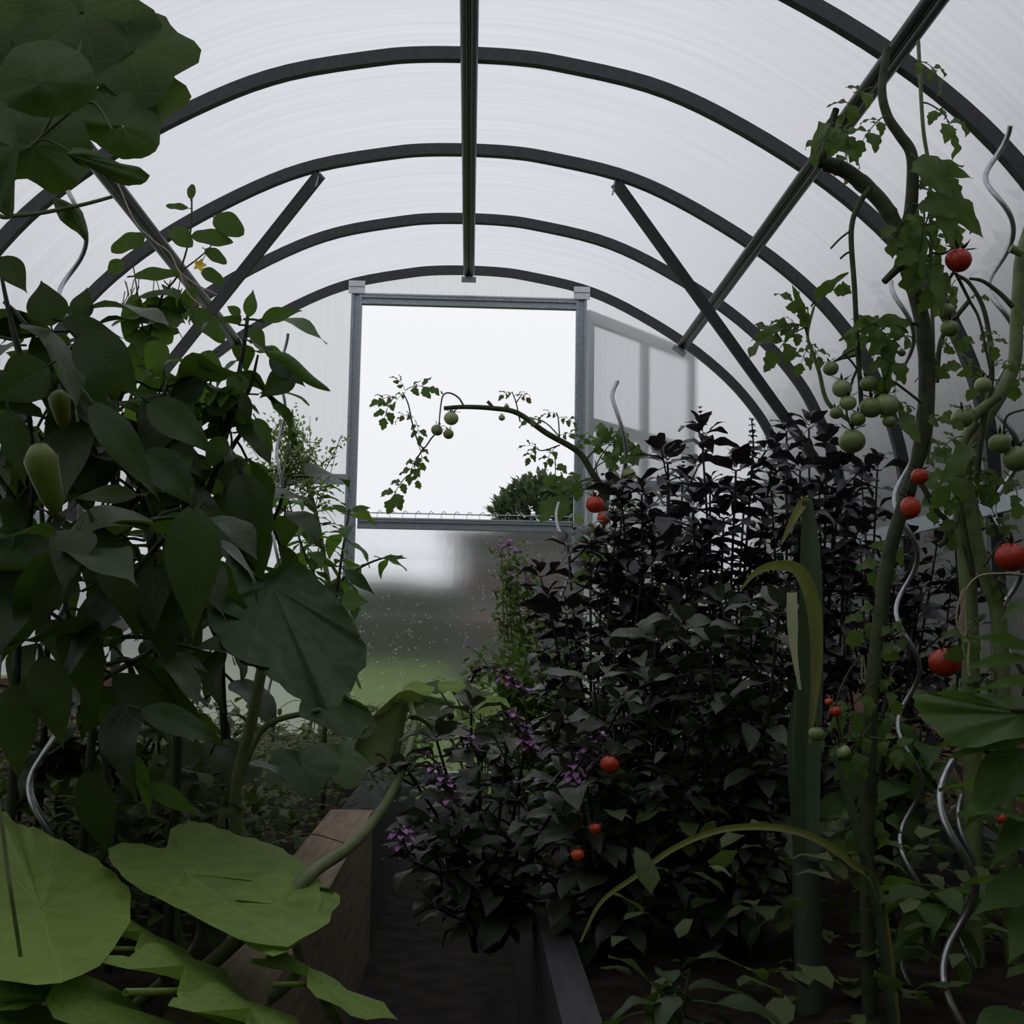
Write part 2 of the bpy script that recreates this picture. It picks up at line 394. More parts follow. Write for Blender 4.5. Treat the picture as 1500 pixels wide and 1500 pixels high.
struct('wall_left', sheet(ib, il, .022), 'side', 'milky polycarbonate left side wall behind the pepper plants', 'greenhouse wall', True)
struct('wall_right', sheet(ir, nP - 1 - ib, .022), 'side', 'grey milky polycarbonate right side wall behind the tomatoes', 'greenhouse wall', True)
DXL, DXR, ZL, ZR = -.479, .489, Z0 + 1.388, Z0 + .422       # door posts, lintel and waist rail
def endwall(y, hole, z0):
    mb = MB()
    def top(x):
        for i in range(nP - 1):
            a, b = PROFILE[i], PROFILE[i + 1]
            if a.x <= x <= b.x and b.x - a.x > 1e-6: return a.z + (b.z - a.z) * (x - a.x) / (b.x - a.x)
        return Z0 + .3
    xs = sorted(set([-1.43 + 2.86 * k / 44 for k in range(45)] + [DXL, DXR]))
    for a, b in zip(xs, xs[1:]):
        lo = ZL if hole and a >= DXL - 1e-6 and b <= DXR + 1e-6 else z0
        ta, tb = max(top(a), lo) + .02, max(top(b), lo) + .02
        mb.poly([V((a, y, lo)), V((b, y, lo)), V((b, y, tb)), V((a, y, ta))])
    return mb
struct('wall_back', endwall(D + .03, True, .12), 'endw', 'clear milky polycarbonate end wall around the door opening', 'greenhouse wall')
struct('wall_front', endwall(YB, False, .0), 'side', 'milky polycarbonate end wall', 'greenhouse wall')
for s, nm in ((-1, 'left'), (1, 'right')):
    mb = MB()
    for k in range(3): mb.box((s * 1.45, (D + YB) / 2, .085 + k * .172), .04, D - YB, .165)
    struct('baseboard_' + nm, mb, 'redwood', f'red-brown boards along the foot of the {nm} wall', 'base board')
mb = MB(); mb.box((-.97, D + .03, .06), .94, .05, .12); mb.box((.97, D + .03, .06), .94, .05, .12)
struct('baseboard_back', mb, 'redwood', 'low board under the end wall', 'base board')
mb = MB(); mb.grid([[V((x, y, 0)) for x in (-1.45, -.5, .5, 1.45)] for y in (YB, 0, 2, D)])
struct('floor', mb, 'path', 'dark earth path between the raised beds', 'floor')

# ribs: square tube following the arch, feet on the ground
ribname = ['farthest dark steel arch rib, meeting the door frame and end wall',
 'second dark steel arch rib from the end wall, at the lower ends of both braces',
 'dark steel arch rib third from the end wall, carrying the upper ends of both braces',
 'dark steel arch rib fourth from the end wall, crossing behind the tomato top',
 'dark steel arch rib fifth from the end wall, at the upper right corner']
for k in range(8):
    y = D - k * SP
    rows = []
    for i, p in enumerate(PROFILE):
        n = NORM[i]; q = p + V((0, y, 0))
        rows.append([q + n * .018 + V((0, -.013, 0)), q + n * .018 + V((0, .013, 0)), q - n * .018 + V((0, .013, 0)), q - n * .018 + V((0, -.013, 0))])
    mb = MB().grid(rows, close=True)
    if k < 5: tag(add('arch_rib', mb, 'dark_steel', None, False), ribname[k], 'arch rib', 'steel arch ribs')
    else: tag(add('arch_rib', mb, 'dark_steel', None, False), 'dark steel arch rib above and behind the viewer', 'arch rib', 'steel arch ribs')

def purlin(x, label):
    p, n = prof_at(x, -.034); t = V((n.z, 0, -n.x)).normalized()
    root = thing('purlin', (p.x, D - .05, p.z), label, 'purlin', 'long roof rails')
    y0, y1 = YB + .02, D - .06
    mb = MB()                                            # open channel: two dark lips and a bright web between
    for s in (-1, 1):
        c = p + t * (s * .0125); mb.tube([c + V((0, y0, 0)), c + V((0, y1, 0))], .0115, 10)
    add('channel_lip', mb, 'lip_steel', root, True)
    c = p + n * .006
    mb = MB().bar(c + V((0, y0, 0)), c + V((0, y1, 0)), .016, .012, n)
    add('channel_web', mb, 'steel', root, False, 'lighter galvanised web')
    e = p - n * .022
    mb = MB().bar(e + V((0, y1 - .015, 0)), e + V((0, y1 + .035, 0)), .062, .012, n).bar(p - n * .02 + V((0, y1 + .015, 0)), p + n * .02 + V((0, y1 + .015, 0)), .03, .03, V((0, 1, 0)))
    add('foot_plate', mb, 'steel', root, False)
    return root
purlin(0., 'long ridge rail running straight overhead to above the door')
purlin(.965, 'long roof rail slanting down from the upper right to the end wall')
purlin(-.985, 'long roof rail on the left slanting behind the cucumber vine')
def onrib(x, k, off=-.03):
    p, n = prof_at(x, off); return p + V((0, D - k * SP, 0))
def brace(pa, pb, label):
    mb = MB().bar(pa, pb, .036, .02, (pb - pa).cross(V((0, 1, 0))).cross(pb - pa))
    root = thing('brace', pa, label, 'brace', 'diagonal braces'); add('bar', mb, 'dark_steel', root, False)
    mb = MB().bar(pa + V((0, 0, .02)), pa + V((-.012, -.01, -.045)), .004, .004); add('bolt', mb, 'steel', root, False)
brace(onrib(.478, 2), onrib(1.405, .95), 'dark diagonal brace on the right, crossing the slanting roof rail')
brace(onrib(-.478, 2), onrib(-1.405, .95), 'dark diagonal brace on the left, running down to the cucumber flower')
for s, lab in ((-1, 'left'), (1, 'right')):
    mb = MB()
    mb.bar(V((s * 1.40, YB + .02, Z0 + .31)), V((s * 1.40, D - .04, Z0 + .31)), .02, .045)
    tag(add('side_rail', mb, 'steel', None, False), f'grey steel rail along the {lab} side wall at waist height', 'rail', 'side wall rails')
for a, b, lab in ((-1.40, DXL - .023, 'left'), (DXR + .023, 1.40, 'right')):
    z = Z0 + .605; root = thing('end_wall_rail', ((a + b) / 2, D, z), f'galvanised cross rail of the end wall, {lab} of the door', 'rail', 'end wall cross rails')
    add('rail', MB().bar(V((a, D, z)), V((b, D, z)), .03, .042), 'steel', root, False)

# door frame, closed lower leaf and open upper leaf
df = thing('door_1', (0, D, 0), 'galvanised door frame at the far end', 'door frame', None, 'structure')
for x in (DXL, DXR):
    zt = prof_at(x, -.02)[0].z
    mb = MB()
    mb.bar(V((x, D, 0)), V((x, D, zt)), .046, .018, (0, 1, 0))
    for s in (-1, 1): mb.bar(V((x + s * .017, D - .012, 0)), V((x + s * .017, D - .012, zt - .02)), .012, .014, (0, 1, 0))
    o = add('post', mb, 'steel', df, False)
    mb = MB().bar(V((x, D - .025, zt - .035)), V((x, D - .025, zt + .02)), .07, .006, (0, 1, 0)).bar(V((x - .034, D - .028, zt - .0)), V((x + .034, D - .028, zt - .0)), .012, .012)
    add('bracket', mb, 'bright', o, False, 'bright bracket')
def rail2(x0, x1, z, y, parent, nm):
    mb = MB().bar(V((x0, y, z)), V((x1, y, z)), .02, .046).bar(V((x0, y - .014, z + .012)), V((x1, y - .014, z + .012)), .012, .014).bar(V((x0, y - .012, z - .016)), V((x1, y - .012, z - .016)), .012, .012)
    o = add(nm, mb, 'steel', parent, False)
    add('flange', MB().bar(V((x0, y - .016, z + .021)), V((x1, y - .016, z + .021)), .016, .006), 'bright', o, False)
    return o
rail2(DXL + .023, DXR - .023, ZL, D, df, 'lintel')
dl = thing('door_2', (0, D, 0), 'closed lower half of the door with a wet milky pane', 'door leaf', None, 'structure')
rail2(DXL + .03, DXR - .03, ZR, D + .012, dl, 'top_rail')
add('bottom_rail', MB().bar(V((DXL + .03, D + .012, .08)), V((DXR - .03, D + .012, .08)), .03, .06), 'steel', dl, False)
add('pane', MB().grid([[V((x, D + .03, z)) for x in (DXL + .02, DXR - .02)] for z in (.06, ZR)]), 'door_low', dl, False)
A = R(38); hx, hy = DXR + .03, D + .07
def dp(u, z): return V((hx + sin(A) * u, hy + cos(A) * u, z))
ul = thing('door_3', dp(0, Z0 + .4), 'upper half of the door standing open outside, its frame showing through the end wall', 'door leaf', None, 'structure')
zb, zm, zt = Z0 + .42, Z0 + .885, Z0 + 1.36
for z, h in ((zb, .05), (zm, .05), (zt, .05)): add('frame_rail', MB().bar(dp(0, z), dp(.98, z), .035, h), 'steel', ul, False)
for u in (.02, .5, .96): add('frame_stile', MB().bar(dp(u, zb), dp(u, zt), .03, .045, dp(1, 0) - dp(0, 0)), 'steel', ul, False)
add('pane', MB().grid([[dp(u, z) for u in (0, .98)] for z in (zb, zt)]), 'leafpane', ul, False)

# ------------------------------------------------------------------ raised beds
def plank_box(name, parent, m, x0, x1, y0, y1, z0, z1, **k):
    return add(name, MB().box(((x0 + x1) / 2, (y0 + y1) / 2, (z0 + z1) / 2), x1 - x0, y1 - y0, z1 - z0), m, parent, False, **k)
def soil_mb(x0, x1, y0, y1, z, seed):
    nx, ny = 14, 50
    return MB().grid([[V((x0 + (x1 - x0) * i / nx, y0 + (y1 - y0) * j / ny, z + .025 * noise.noise(V((x0 + i * .35, j * .35, seed))))) for i in range(nx + 1)] for j in range(ny + 1)])
lb = thing('raised_bed', (-.8, 2, 0), 'left raised bed edged by a thick bare wooden beam', 'raised bed', 'raised beds')
plank_box('edge_beam', lb, 'wood', -.250, -.162, -.4, 2.62, .0, .30, label='pale bare wooden beam')
plank_box('edge_beam', lb, 'greywood', -.245, -.165, 2.64, D - .25, .0, .28)
so = add('soil', soil_mb(-1.40, -.25, -.6, D - .1, .25, 1), 'soil', lb)
rb = thing('raised_bed', (.5, 2, 0), 'right raised bed with dark grey board edges under the purple basil', 'raised bed', 'raised beds')
plank_box('edge_board', rb, 'greywood', .13, .17, -.4, D - .3, 0, .285)
plank_box('edge_board', rb, 'greywood', .90, .95, -.4, D - .3, 0, .345)
add('soil', soil_mb(.17, .90, -.6, D - .3, .25, 2), 'soil', rb)

# ------------------------------------------------------------------ outdoors
mb = MB().grid([[V((x, y, -.02)) for x in (-40, -12, -4, 0, 4, 12, 40)] for y in (-20, 5, 12, 26, 41)])
struct('ground', mb, 'lawn', 'green lawn outside beyond the door', 'lawn')
mb = MB().grid([[V((x, y, -.02)) for x in (-90, -30, 0, 30, 90)] for y in (41, 60, 140)])
struct('terrain', mb, 'field', 'pale field beyond the lawn', 'field')
def hedge(name, x0, x1, y0, y1, h, seed, label, n=2600, mat='hedge'):
    r = random.Random(seed); mb = MB()
    gx = max(6, int((x1 - x0) / .4)); gy = max(6, int((y1 - y0) / .4))
    def hh(x, y): return h * (1 + .10 * noise.noise(V((x * .8, y * .8, seed))))
    nn = 14
    if x1 - x0 > y1 - y0:
        rows = [[V((x0 + (x1 - x0) * i / (gx * 2), (y0 + y1) / 2 + (y1 - y0) / 2 * cos(pi * j / nn), 0)) + V((0, 0, hh(x0 + (x1 - x0) * i / gx / 2, j * .3) * sin(pi * j / nn) ** .4)) for j in range(nn + 1)] for i in range(gx * 2 + 1)]
    else:
        rows = [[V(((x0 + x1) / 2 + (x1 - x0) / 2 * cos(pi * j / nn), y0 + (y1 - y0) * i / (gy * 2), 0)) + V((0, 0, hh(j * .3, y0 + (y1 - y0) * i / gy / 2) * sin(pi * j / nn) ** .4)) for j in range(nn + 1)] for i in range(gy * 2 + 1)]
    mb.grid(rows)
    for _ in range(n):
        row = r.choice(rows); p = r.choice(row)
        mb.leaf(frame(p + V((r.uniform(-.1, .1), r.uniform(-.1, .1), r.uniform(-.05, .1))), V((r.uniform(-1, 1), r.uniform(-1, 1), r.uniform(-.3, 1))), (0, 0, 1), r.uniform(.08, .16)), 'ovate', 1, .6, nu=3, nx=1)
    return tag(add(name, mb, mat), label, 'hedge')
hedge('hedge', -16, 22, 38, 40, 2.35, 4, 'dark hedge beyond the lawn, blurred by the lower door pane')
hedge('hedge', 2.05, 3.3, -3, 9.0, 2.55, 5, 'tall dark hedge outside the right wall, seen as grey through it', 2000)
# shed with boards leaning along its foot
sx0, sx1, sy = W(664, 850, 22).x, W(664, 850, 22).x + 3.6, 22.0; sh = W(700, 792, 22).z
st = thing('shed', ((sx0 + sx1) / 2, sy + 1, 0), 'dark wooden shed outside, blurred behind the lower door pane right of centre', 'shed')
mb = MB()
for k in range(24): mb.box((sx0 + .075 + k * .15, sy + .9, sh / 2), .14, 1.8, sh)
add('wall', mb, 'plank_pile', st, False)
mb = MB().box(((sx0 + sx1) / 2, sy + .9, sh + .06), 3.9, 2.1, .1); add('roof', mb, 'greywood', st, False)
r = random.Random(3)
for k, (py, m) in enumerate(((857, 'redwood'), (876, 'grey_l'), (888, 'grey_l'), (899, 'grey_l'), (909, 'orange_plank'), (925, 'plank_pile'))):
    z = W(700, py, sy).z; x0 = sx0 + r.uniform(0, .3)
    plank_box('board', st, m, x0, x0 + 2.4, sy - .12, sy - .04, z - .035, z + .035)
# tree
tr = thing('tree', W(785, 940, 28), 'dark green bushy tree far outside, above the door waist rail', 'tree')
r = random.Random(9); mb = MB()
for bx, by, br in ((785, 742, 42), (750, 748, 27), (822, 738, 38), (800, 722, 22), (765, 727, 20), (842, 752, 30), (735, 752, 16), (790, 790, 60), (830, 800, 50), (750, 800, 40)):
    c = W(bx, by, 28); rad = br * 28 / FX
    for _ in range(int(br * 11)):
        d = V((r.gauss(0, 1), r.gauss(0, 1), r.gauss(0, 1))).normalized() * rad * r.uniform(.4, 1.12)
        mb.leaf(frame(c + d, d + V((r.uniform(-.3, .3), r.uniform(-.3, .3), .2)), (0, 0, 1), r.uniform(.13, .28)), 'ovate', 1, .55, nu=3, nx=1)
add('crown', mb, 'tree', tr)
mb = MB()
for dx, hh in ((0, 2.4), (-.35, 2.2), (.4, 2.3)): mb.tube(spline([tr.location * 1 + V((0, 0, -tr.location.z)), tr.location + V((dx * .6, 0, -tr.location.z + 1.1)), tr.location + V((dx, 0, -tr.location.z + hh))], 5), taper(.08, .02))
add('trunk', mb, 'bark', tr)
# unseen plank wall, added at the viewer's back to block light from there
mb = MB()
for k in range(70): mb.box((-7 + .1 + k * .2, -3.4, 2.6), .19, .2, 5.2)
struct('light_block_wall', mb, 'plank_pile', 'unseen dark plank wall added behind the viewer to block light', 'added light blocker')
# wire fence
fn = thing('wire_fence', (0, 9.5, 0), 'thin wire mesh fence outside, its top edge just above the door waist rail', 'fence')
zt = W(640, 753, 9.5).z; mb = MB()
for z in (zt, zt - .35, zt - .8): mb.tube([V((-7, 9.5, z)), V((1.9, 9.5, z))], .006, 4)
x = -7
while x < 1.8:
    mb.tube([V((x, 9.5, .0)), V((x, 9.5, zt))], .0025, 3)
    mb.tube([V((x, 9.5, zt)), V((x + .02, 9.5, zt + .022)), V((x + .04, 9.5, zt + .004))], .004, 3); x += .1
add('mesh', mb, 'steel', fn)
for x in (-4.5, -1.9, 1.9): add('post', MB().tube([V((x, 9.52, 0)), V((x, 9.52, zt + .02))], .025, 6), 'steel', fn)

# ------------------------------------------------------------------ plants: kit
def unit(fn, mat, k, name):
    out = []
    for i in range(k):
        mb = MB(); fn(mb, i); out.append(mb.data(name, MT[mat])); 
    return out
I4 = M.Identity(4)
def _pep(mb, i):
    r = random.Random(50 + i)
    mb.leaf(I4, 'lance', 1, r.uniform(.44, .56), r.uniform(.12, .4), r.uniform(.4, 1.2), r.uniform(.012, .035), 10, i, 2, .28, r.uniform(-.4, .4), .018)
PEP = unit(_pep, 'pepper', 9, 'pepper_leaf'); PEPUP = unit(_pep, 'pepper_up', 9, 'pepper_leaf_fresh')
def _cuke(mb, i): mb.disc(I4, .5, .12 + .06 * i, .07, i, 5, .5, 30, 4, .08, .10); mb.tube([V((0, -.45, -.06)), V((0, -.2, -.03)), V((0, 0, 0))], .016, 5, False)
CUKE = unit(_cuke, 'cuke', 5, 'cucumber_leaf'); SQ = unit(_cuke, 'squash', 5, 'squash_leaf'); SQB = unit(_cuke, 'squash_b', 5, 'squash_leaf_bright')
def _frond(mb, i):
    """compound tomato leaf: arched stalk with toothed leaflets in pairs and one at the end"""
    r = random.Random(80 + i); pts = []; ang = .35; p = V((0, 0, 0))
    for k in range(9):
        pts.append(p.copy()); p = p + V((r.uniform(-.01, .01), cos(ang), sin(ang))) * .11; ang -= r.uniform(.08, .3)
    mb.tube(pts, taper(.018, .008), 5, False)
    for k, s in ((3, .32), (6, .42)):
        for sd in (-1, 1):
            if r.random() < .1: continue
            d = V((sd, .55 + r.uniform(-.2, .3), r.uniform(-.7, .1)))
            mb.leaf(frame(pts[k] + d.normalized() * .05, d, (r.uniform(-.4, .4), -.1, 1), s * r.uniform(.8, 1.25)), 'lobed', 1, .72, r.uniform(.1, .5), r.uniform(.4, 1.6), .06, 15, i * 7 + k, 2, .2)
    for sd in (-1, 1):
        if r.random() < .6: mb.leaf(frame(pts[4], V((sd, .3, -.1)), (0, 0, 1), .13), 'ovate', 1, .7, .2, .6, .03, 5, i, 1)
    mb.leaf(frame(pts[8], pts[8] - pts[7], (r.uniform(-.3, .3), 0, 1), .5), 'lobed', 1, .68, .25, r.uniform(.5, 1.4), .06, 17, i, 2)
FROND = unit(_frond, 'tomato', 11, 'tomato_leaf')
def _tom(sz, ribs):
    mb = MB(); mb.ball((0, 0, 0), 1, sz, 20, 12, ribs); return mb
TOM = {k: _tom(.9, .02).data('tomato_' + k, MT[k]) for k in ('red', 'orange', 'green', 'green_p')}
mb = MB()
for k in range(6):
    a = k * pi / 3 + .2
    mb.leaf(frame(V((cos(a) * .08, sin(a) * .08, .84)), V((cos(a), sin(a), .3)), (0, 0, 1), 1.25), 'lance', 1, .24, .2, -.9 + .5 * (k % 3), .02, 6, k, 1)
mb.tube([V((0, 0, .76)), V((.02, 0, 1.0)), V((.12, .05, 1.35))], .09, 6)
CALYX = mb.data('calyx', MT['stem_t'])

def tomato(parent, px, py, r, d, ripe='green', tilt=0., az=0., stretch=1.):
    p = W(px, py, d); s = r * d / FX
    m = M.Translation(p) @ M.Rotation(az, 4, 'Z') @ M.Rotation(tilt, 4, 'Y') @ M.Diagonal((s, s, s * stretch, 1))
    o = inst('tomato', TOM[ripe], m, parent, {'red': 'ripe red tomato', 'orange': 'ripening orange tomato', 'green': 'unripe green tomato', 'green_p': 'pale unripe tomato'}[ripe])
    c = bpy.data.objects.new('calyx', CALYX); c.parent = o; COL.objects.link(c)
    return m @ V((.12, .05, 1.35))
def hero(parent, mat, base, tip, wpx, d, d2=None, shape='lance', bend=.5, fold=.25, up=None, ruf=.02, seed=0, pet=.12, name='leaf', twist=0., nu=14):
    a, b = W(*base, d), W(*tip, d2 or d); L = (b - a).length
    u = up or ((CAM - a).normalized() + V((0, 0, .35)))
    mb = MB().leaf(frame(a, b - a, u), shape, L, wpx * d / FX / L, fold, bend, ruf, nu, seed, 3, pet, twist)
    return add(name, mb, mat, parent)
def stems(parent, mat, paths, r0, r1, name='stem', n=8):
    """all the woody axis of one plant: main stem and the forks growing from it"""
    mb = MB(); out = []
    for k, p in enumerate(paths):
        q = spline(p, 7); s = .62 if k else 1
        mb.tube(q, taper(r0 * s, r1 * s), n); out.append(q)
    add(name, mb, mat, parent); return out
def along(q, t):
    x = t * (len(q) - 1); i = min(int(x), len(q) - 2); return q[i].lerp(q[i + 1], x - i)
def sprinkle(parent, meshes, q, n, s0, s1, seed, t0=.25, t1=1., elev=(-50, 15), name='leaf', bias=None, spread=.0):
    r = random.Random(seed); az = r.random() * 6
    for k in range(n):
        t = t0 + (t1 - t0) * (k + r.random() * .6) / n; az += 2.4 + r.uniform(-.4, .4)
        el = R(r.uniform(*elev)); s = r.uniform(s0, s1)
        d = V((cos(az) * cos(el), sin(az) * cos(el), sin(el)))
        if bias: d = (d + V(bias)).normalized()
        p = along(q, min(t, 1)) + d * (.28 * s) + V((r.uniform(-1, 1), r.uniform(-1, 1), r.uniform(-1, 1))) * spread
        inst(name, r.choice(meshes), frame(p, d, V((0, 0, 1)) + V((r.uniform(-.4, .4), r.uniform(-.4, .4), 0)), s), parent)
SOIL = .26
def ground_px(px, d): # point on the soil straight below
    p = W(px, 1000, d); return V((p.x, p.y, SOIL - .03))
def stake(cx, ytop, d, apx, wpx, label, ph=0., rad=.0032, tip=0.):
    top = W(cx, ytop, d); z1 = top.z; amp = apx * d / FX; wl = wpx * d / FX
    base = V((top.x, top.y, SOIL - .05)); pts = []; z = base.z
    n = int((z1 - z) / .008)
    for i in range(n + 1):
        zz = z + (z1 - z) * i / n; a = 2 * pi * (z1 - zz) / wl + ph; k = min(1, (z1 - zz) / .05) if tip else 1
        pts.append(V((base.x + amp * cos(a) * k, base.y + amp * sin(a) * k, zz)))
    o = add('spiral_stake', MB().tube(pts, rad, 7), 'spiral', None)
    return tag(o, label, 'plant stake', 'spiral plant stakes')

# ------------------------------------------------------------------ left bed: peppers
def pepper(loc, label, paths, leaves, r0=.007, seed=0, mat='stem_d', meshes=PEP, size=(.08, .14), t0=.25, elev=(-60, 10), name='pepper_plant'):
    root = thing(name, loc, label, 'pepper plant', 'pepper plants')
    qs = stems(root, mat, paths, r0, r0 * .35)
    for k, (q, n) in enumerate(zip(qs, leaves)): sprinkle(root, meshes, q, n, size[0], size[1], seed * 10 + k, t0 if k == 0 else .15, 1, elev, spread=.01)
    return root
d = 1.56
P1 = pepper(ground_px(10, d), 'dark pepper plant at the left edge with a hanging light green pepper',
  [[ground_px(10, d)] + WP([(15, 1200), (28, 900), (48, 700), (40, 560), (58, 450)], d), WP([(48, 700), (100, 610), (120, 500, 1.4), (95, 450, 1.4)], d), WP([(40, 760), (-30, 650), (-40, 560)], d), WP([(28, 920), (90, 830, 1.25), (120, 760, 1.2)], d), WP([(40, 560), (16, 470), (-4, 374)], 1.24)], [24, 12, 10, 12, 2], seed=1, t0=.42)
for a in [((72, 535), (-14, 588), 80, 1.15), ((75, 478), (60, 405), 62, 1.25), ((88, 470), (182, 492), 34, 1.25), ((12, 600), (38, 715), 46, 1.2), ((110, 800), (40, 930), 62, 1.2), ((20, 800), (10, 960), 70, 1.25), ((60, 960), (95, 1100), 64, 1.25), ((0, 376), (40, 428), 46, 1.2), ((20, 1000), (28, 1150), 66, 1.25), ((115, 470), (128, 418), 36, 1.35)]:
    hero(P1, 'pepper', a[0], a[1], a[2], a[3], seed=int(a[1][0]) + 5, bend=rnd.uniform(.2, .7), twist=rnd.uniform(-.2, .2))
def pepper_fruit(parent, a, b, wpx, d, mat='pfruit', name='pepper'):
    A_, B_ = W(*a, d), W(*b, d); q = spline([A_, A_.lerp(B_, .3) + V((0, -.004, 0)), A_.lerp(B_, .7), B_], 5)
    o = add(name, MB().tube(q, lambda t: wpx * d / FX / 2 * (min(1, .55 + t * 2.2) * (1 - t ** 3.2) + .03) * (1 + .05 * sin(t * 9)), 12), mat, parent, True, 'hanging light green pepper')
    cx = MB().tube([A_ + (A_ - B_) * .22, A_ + (A_ - B_) * .08, A_], lambda t: .0022 + .0012 * t, 6).tube([A_ + (A_ - B_) * .02, A_ + (B_ - A_) * .05], lambda t: wpx * d / FX * (.2 + .12 * t), 10)
    add('cap', cx, 'stem_t', o)
pepper_fruit(P1, (57, 655), (84, 757), 46, 1.1)
d = 1.6
P2 = pepper(ground_px(125, d), 'dark pepper plant with long drooping leaves, behind the bottom left squash leaves',
  [[ground_px(125, d)] + WP([(125, 1200), (148, 920), (172, 770), (160, 640), (195, 540)], d), WP([(172, 770), (235, 660), (240, 540)], d), WP([(150, 900), (230, 800, 1.3), (300, 735, 1.3)], d), WP([(160, 640), (110, 560, 1.5), (120, 500, 1.5)], d), WP([(140, 1000), (210, 960, 1.35), (250, 930, 1.35)], d)], [22, 14, 14, 10, 10], seed=2, t0=.45)
for a in [((112, 492), (212, 578), 82, 1.22), ((132, 588), (238, 732), 58, 1.15), ((216, 588), (318, 664), 62, 1.25), ((202, 726), (98, 724), 30, 1.2), ((138, 768), (208, 942), 60, 1.22), ((282, 738), (283, 940), 86, 1.18), ((150, 740), (110, 850), 56, 1.3), ((205, 820), (262, 1000), 62, 1.3), ((165, 990), (262, 1062), 52, 1.3), ((205, 1040), (343, 1088), 46, 1.2), ((100, 900), (150, 1060), 66, 1.3), ((120, 520), (150, 620), 60, 1.35), ((250, 860), (300, 960), 50, 1.4), ((210, 660), (300, 745), 64, 1.4)]:
    hero(P2, 'pepper', a[0], a[1], a[2], a[3], seed=int(a[1][0]) + 9, bend=rnd.uniform(.3, .8), fold=rnd.uniform(.1, .35), twist=rnd.uniform(-.3, .3))
pepper_fruit(P2, (88, 575), (94, 630), 30, 1.3)
d = 1.6
P3 = pepper(ground_px(262, d), 'slender pepper plant with upright tip and a curled leaf, left of the door',
  [[ground_px(262, d)] + WP([(258, 1150), (262, 950), (280, 800), (312, 700), (338, 610), (355, 520), (364, 455)], d), WP([(338, 610), (365, 570), (378, 520)], d), WP([(312, 700), (350, 640), (372, 620)], d), WP([(280, 800), (250, 700), (262, 610), (240, 560)], d), WP([(262, 610), (300, 560), (310, 520)], d)], [26, 3, 4, 14, 10], seed=3, size=(.05, .10), t0=.35, meshes=PEP + PEPUP)
for a in [((364, 465), (371, 421), 22, 'pepper_up'), ((352, 462), (331, 446), 17, 'pepper_up'), ((383, 468), (443, 452), 26, 'pepper_up'), ((368, 480), (390, 512), 24, 'pepper_up'), ((434, 545), (377, 582), 44, 'pepper'), ((396, 520), (450, 565), 40, 'pepper'), ((355, 575), (366, 628), 22, 'pepper'), ((374, 612), (402, 662), 24, 'pepper_up'), ((318, 700), (372, 668), 26, 'pepper'), ((300, 560), (240, 590), 46, 'pepper'), ((300, 600), (352, 585), 36, 'pepper_up'), ((240, 500), (212, 545), 40, 'pepper_up'), ((290, 520), (330, 545), 34, 'pepper_up'), ((250, 650), (300, 700), 40, 'pepper'), ((330, 640), (300, 690), 36, 'pepper_up'), ((290, 770), (355, 760), 44, 'pepper_up')]:
    hero(P3, a[3], a[0], a[1], a[2], d - .05, seed=int(a[1][0]), bend=rnd.uniform(.2, .6), fold=.3)
mb = MB()                                               # one leaf rolled lengthwise into a tube
q = spline(WP([(392, 518), (420, 528), (452, 556), (484, 573)], 1.5), 6)
rows = []
for i, p in enumerate(q):
    t = i / (len(q) - 1); rr = .0078 * sin(pi * min(1, t * .9 + .1)) ** .7 + .0006; ax = (q[min(i + 1, len(q) - 1)] - q[max(0, i - 1)]).normalized(); u = ax.cross(V((0, 1, 0))).normalized(); v2 = ax.cross(u)
    rows.append([p + (u * cos(a * .9) + v2 * sin(a * .9)) * rr * (1 - .05 * a) for a in [j * .75 for j in range(9)]])
mb.grid(rows, [[(j / 8, i / len(q)) for j in range(9)] for i in range(len(q))])
add('curled_leaf', mb, 'pepper_up', P3, True, 'leaf rolled up lengthwise')
d = 1.52
P4 = pepper(ground_px(170, d), 'low pepper shoot with pale curling leaves, just above the bright squash leaf',
  [[ground_px(170, d)] + WP([(175, 1330), (165, 1200), (150, 1080), (165, 1010)], d)], [0], seed=4, t0=.5, size=(.07, .11))
for a in [((146, 1028), (202, 1118), 34, 'pepper_up'), ((124, 1128), (168, 1266), 58, 'pepper'), ((200, 1105), (224, 1205), 22, 'pepper_up'), ((215, 1150), (300, 1195), 30, 'pepper_up')]:
    hero(P4, a[3], a[0], a[1], a[2], d - .08, seed=int(a[1][0]), bend=.6, fold=.35, twist=.5)
d = 2.7
P5 = pepper(ground_px(480, d), 'small bushy pepper plant with light leaves in front of the left door post',
  [[ground_px(480, d)] + WP([(478, 1000), (490, 900), (500, 820), (512, 745)], d), WP([(490, 900), (450, 820), (430, 760), (415, 700)], d), WP([(500, 850), (530, 830), (560, 818), (590, 814)], d), WP([(490, 900), (460, 850), (470, 790)], d)], [26, 22, 4, 14], seed=5, meshes=PEPUP, size=(.05, .085), mat='stem_t', r0=.006, t0=.2)
for a in [((505, 835), (551, 870), 22, 'pepper'), ((500, 880), (540, 880), 34, 'pepper_up'), ((515, 748), (545, 742), 12, 'pepper_up'), ((508, 750), (484, 738), 12, 'pepper_up'), ((560, 818), (598, 816), 9, 'pepper_up')]:
    hero(P5, a[3], a[0], a[1], a[2], d - .1, seed=int(a[1][0]), bend=.5, fold=.3)
d = 1.75
P6 = pepper(ground_px(330, d), 'shaded pepper plant behind the big squash leaf on the left',
  [[ground_px(330, d)] + WP([(330, 1150), (325, 950), (345, 800), (372, 690)], d), WP([(325, 950), (280, 850), (260, 780)], d), WP([(345, 800), (400, 760), (420, 700)], d)], [22, 16, 8], seed=6, size=(.07, .12))
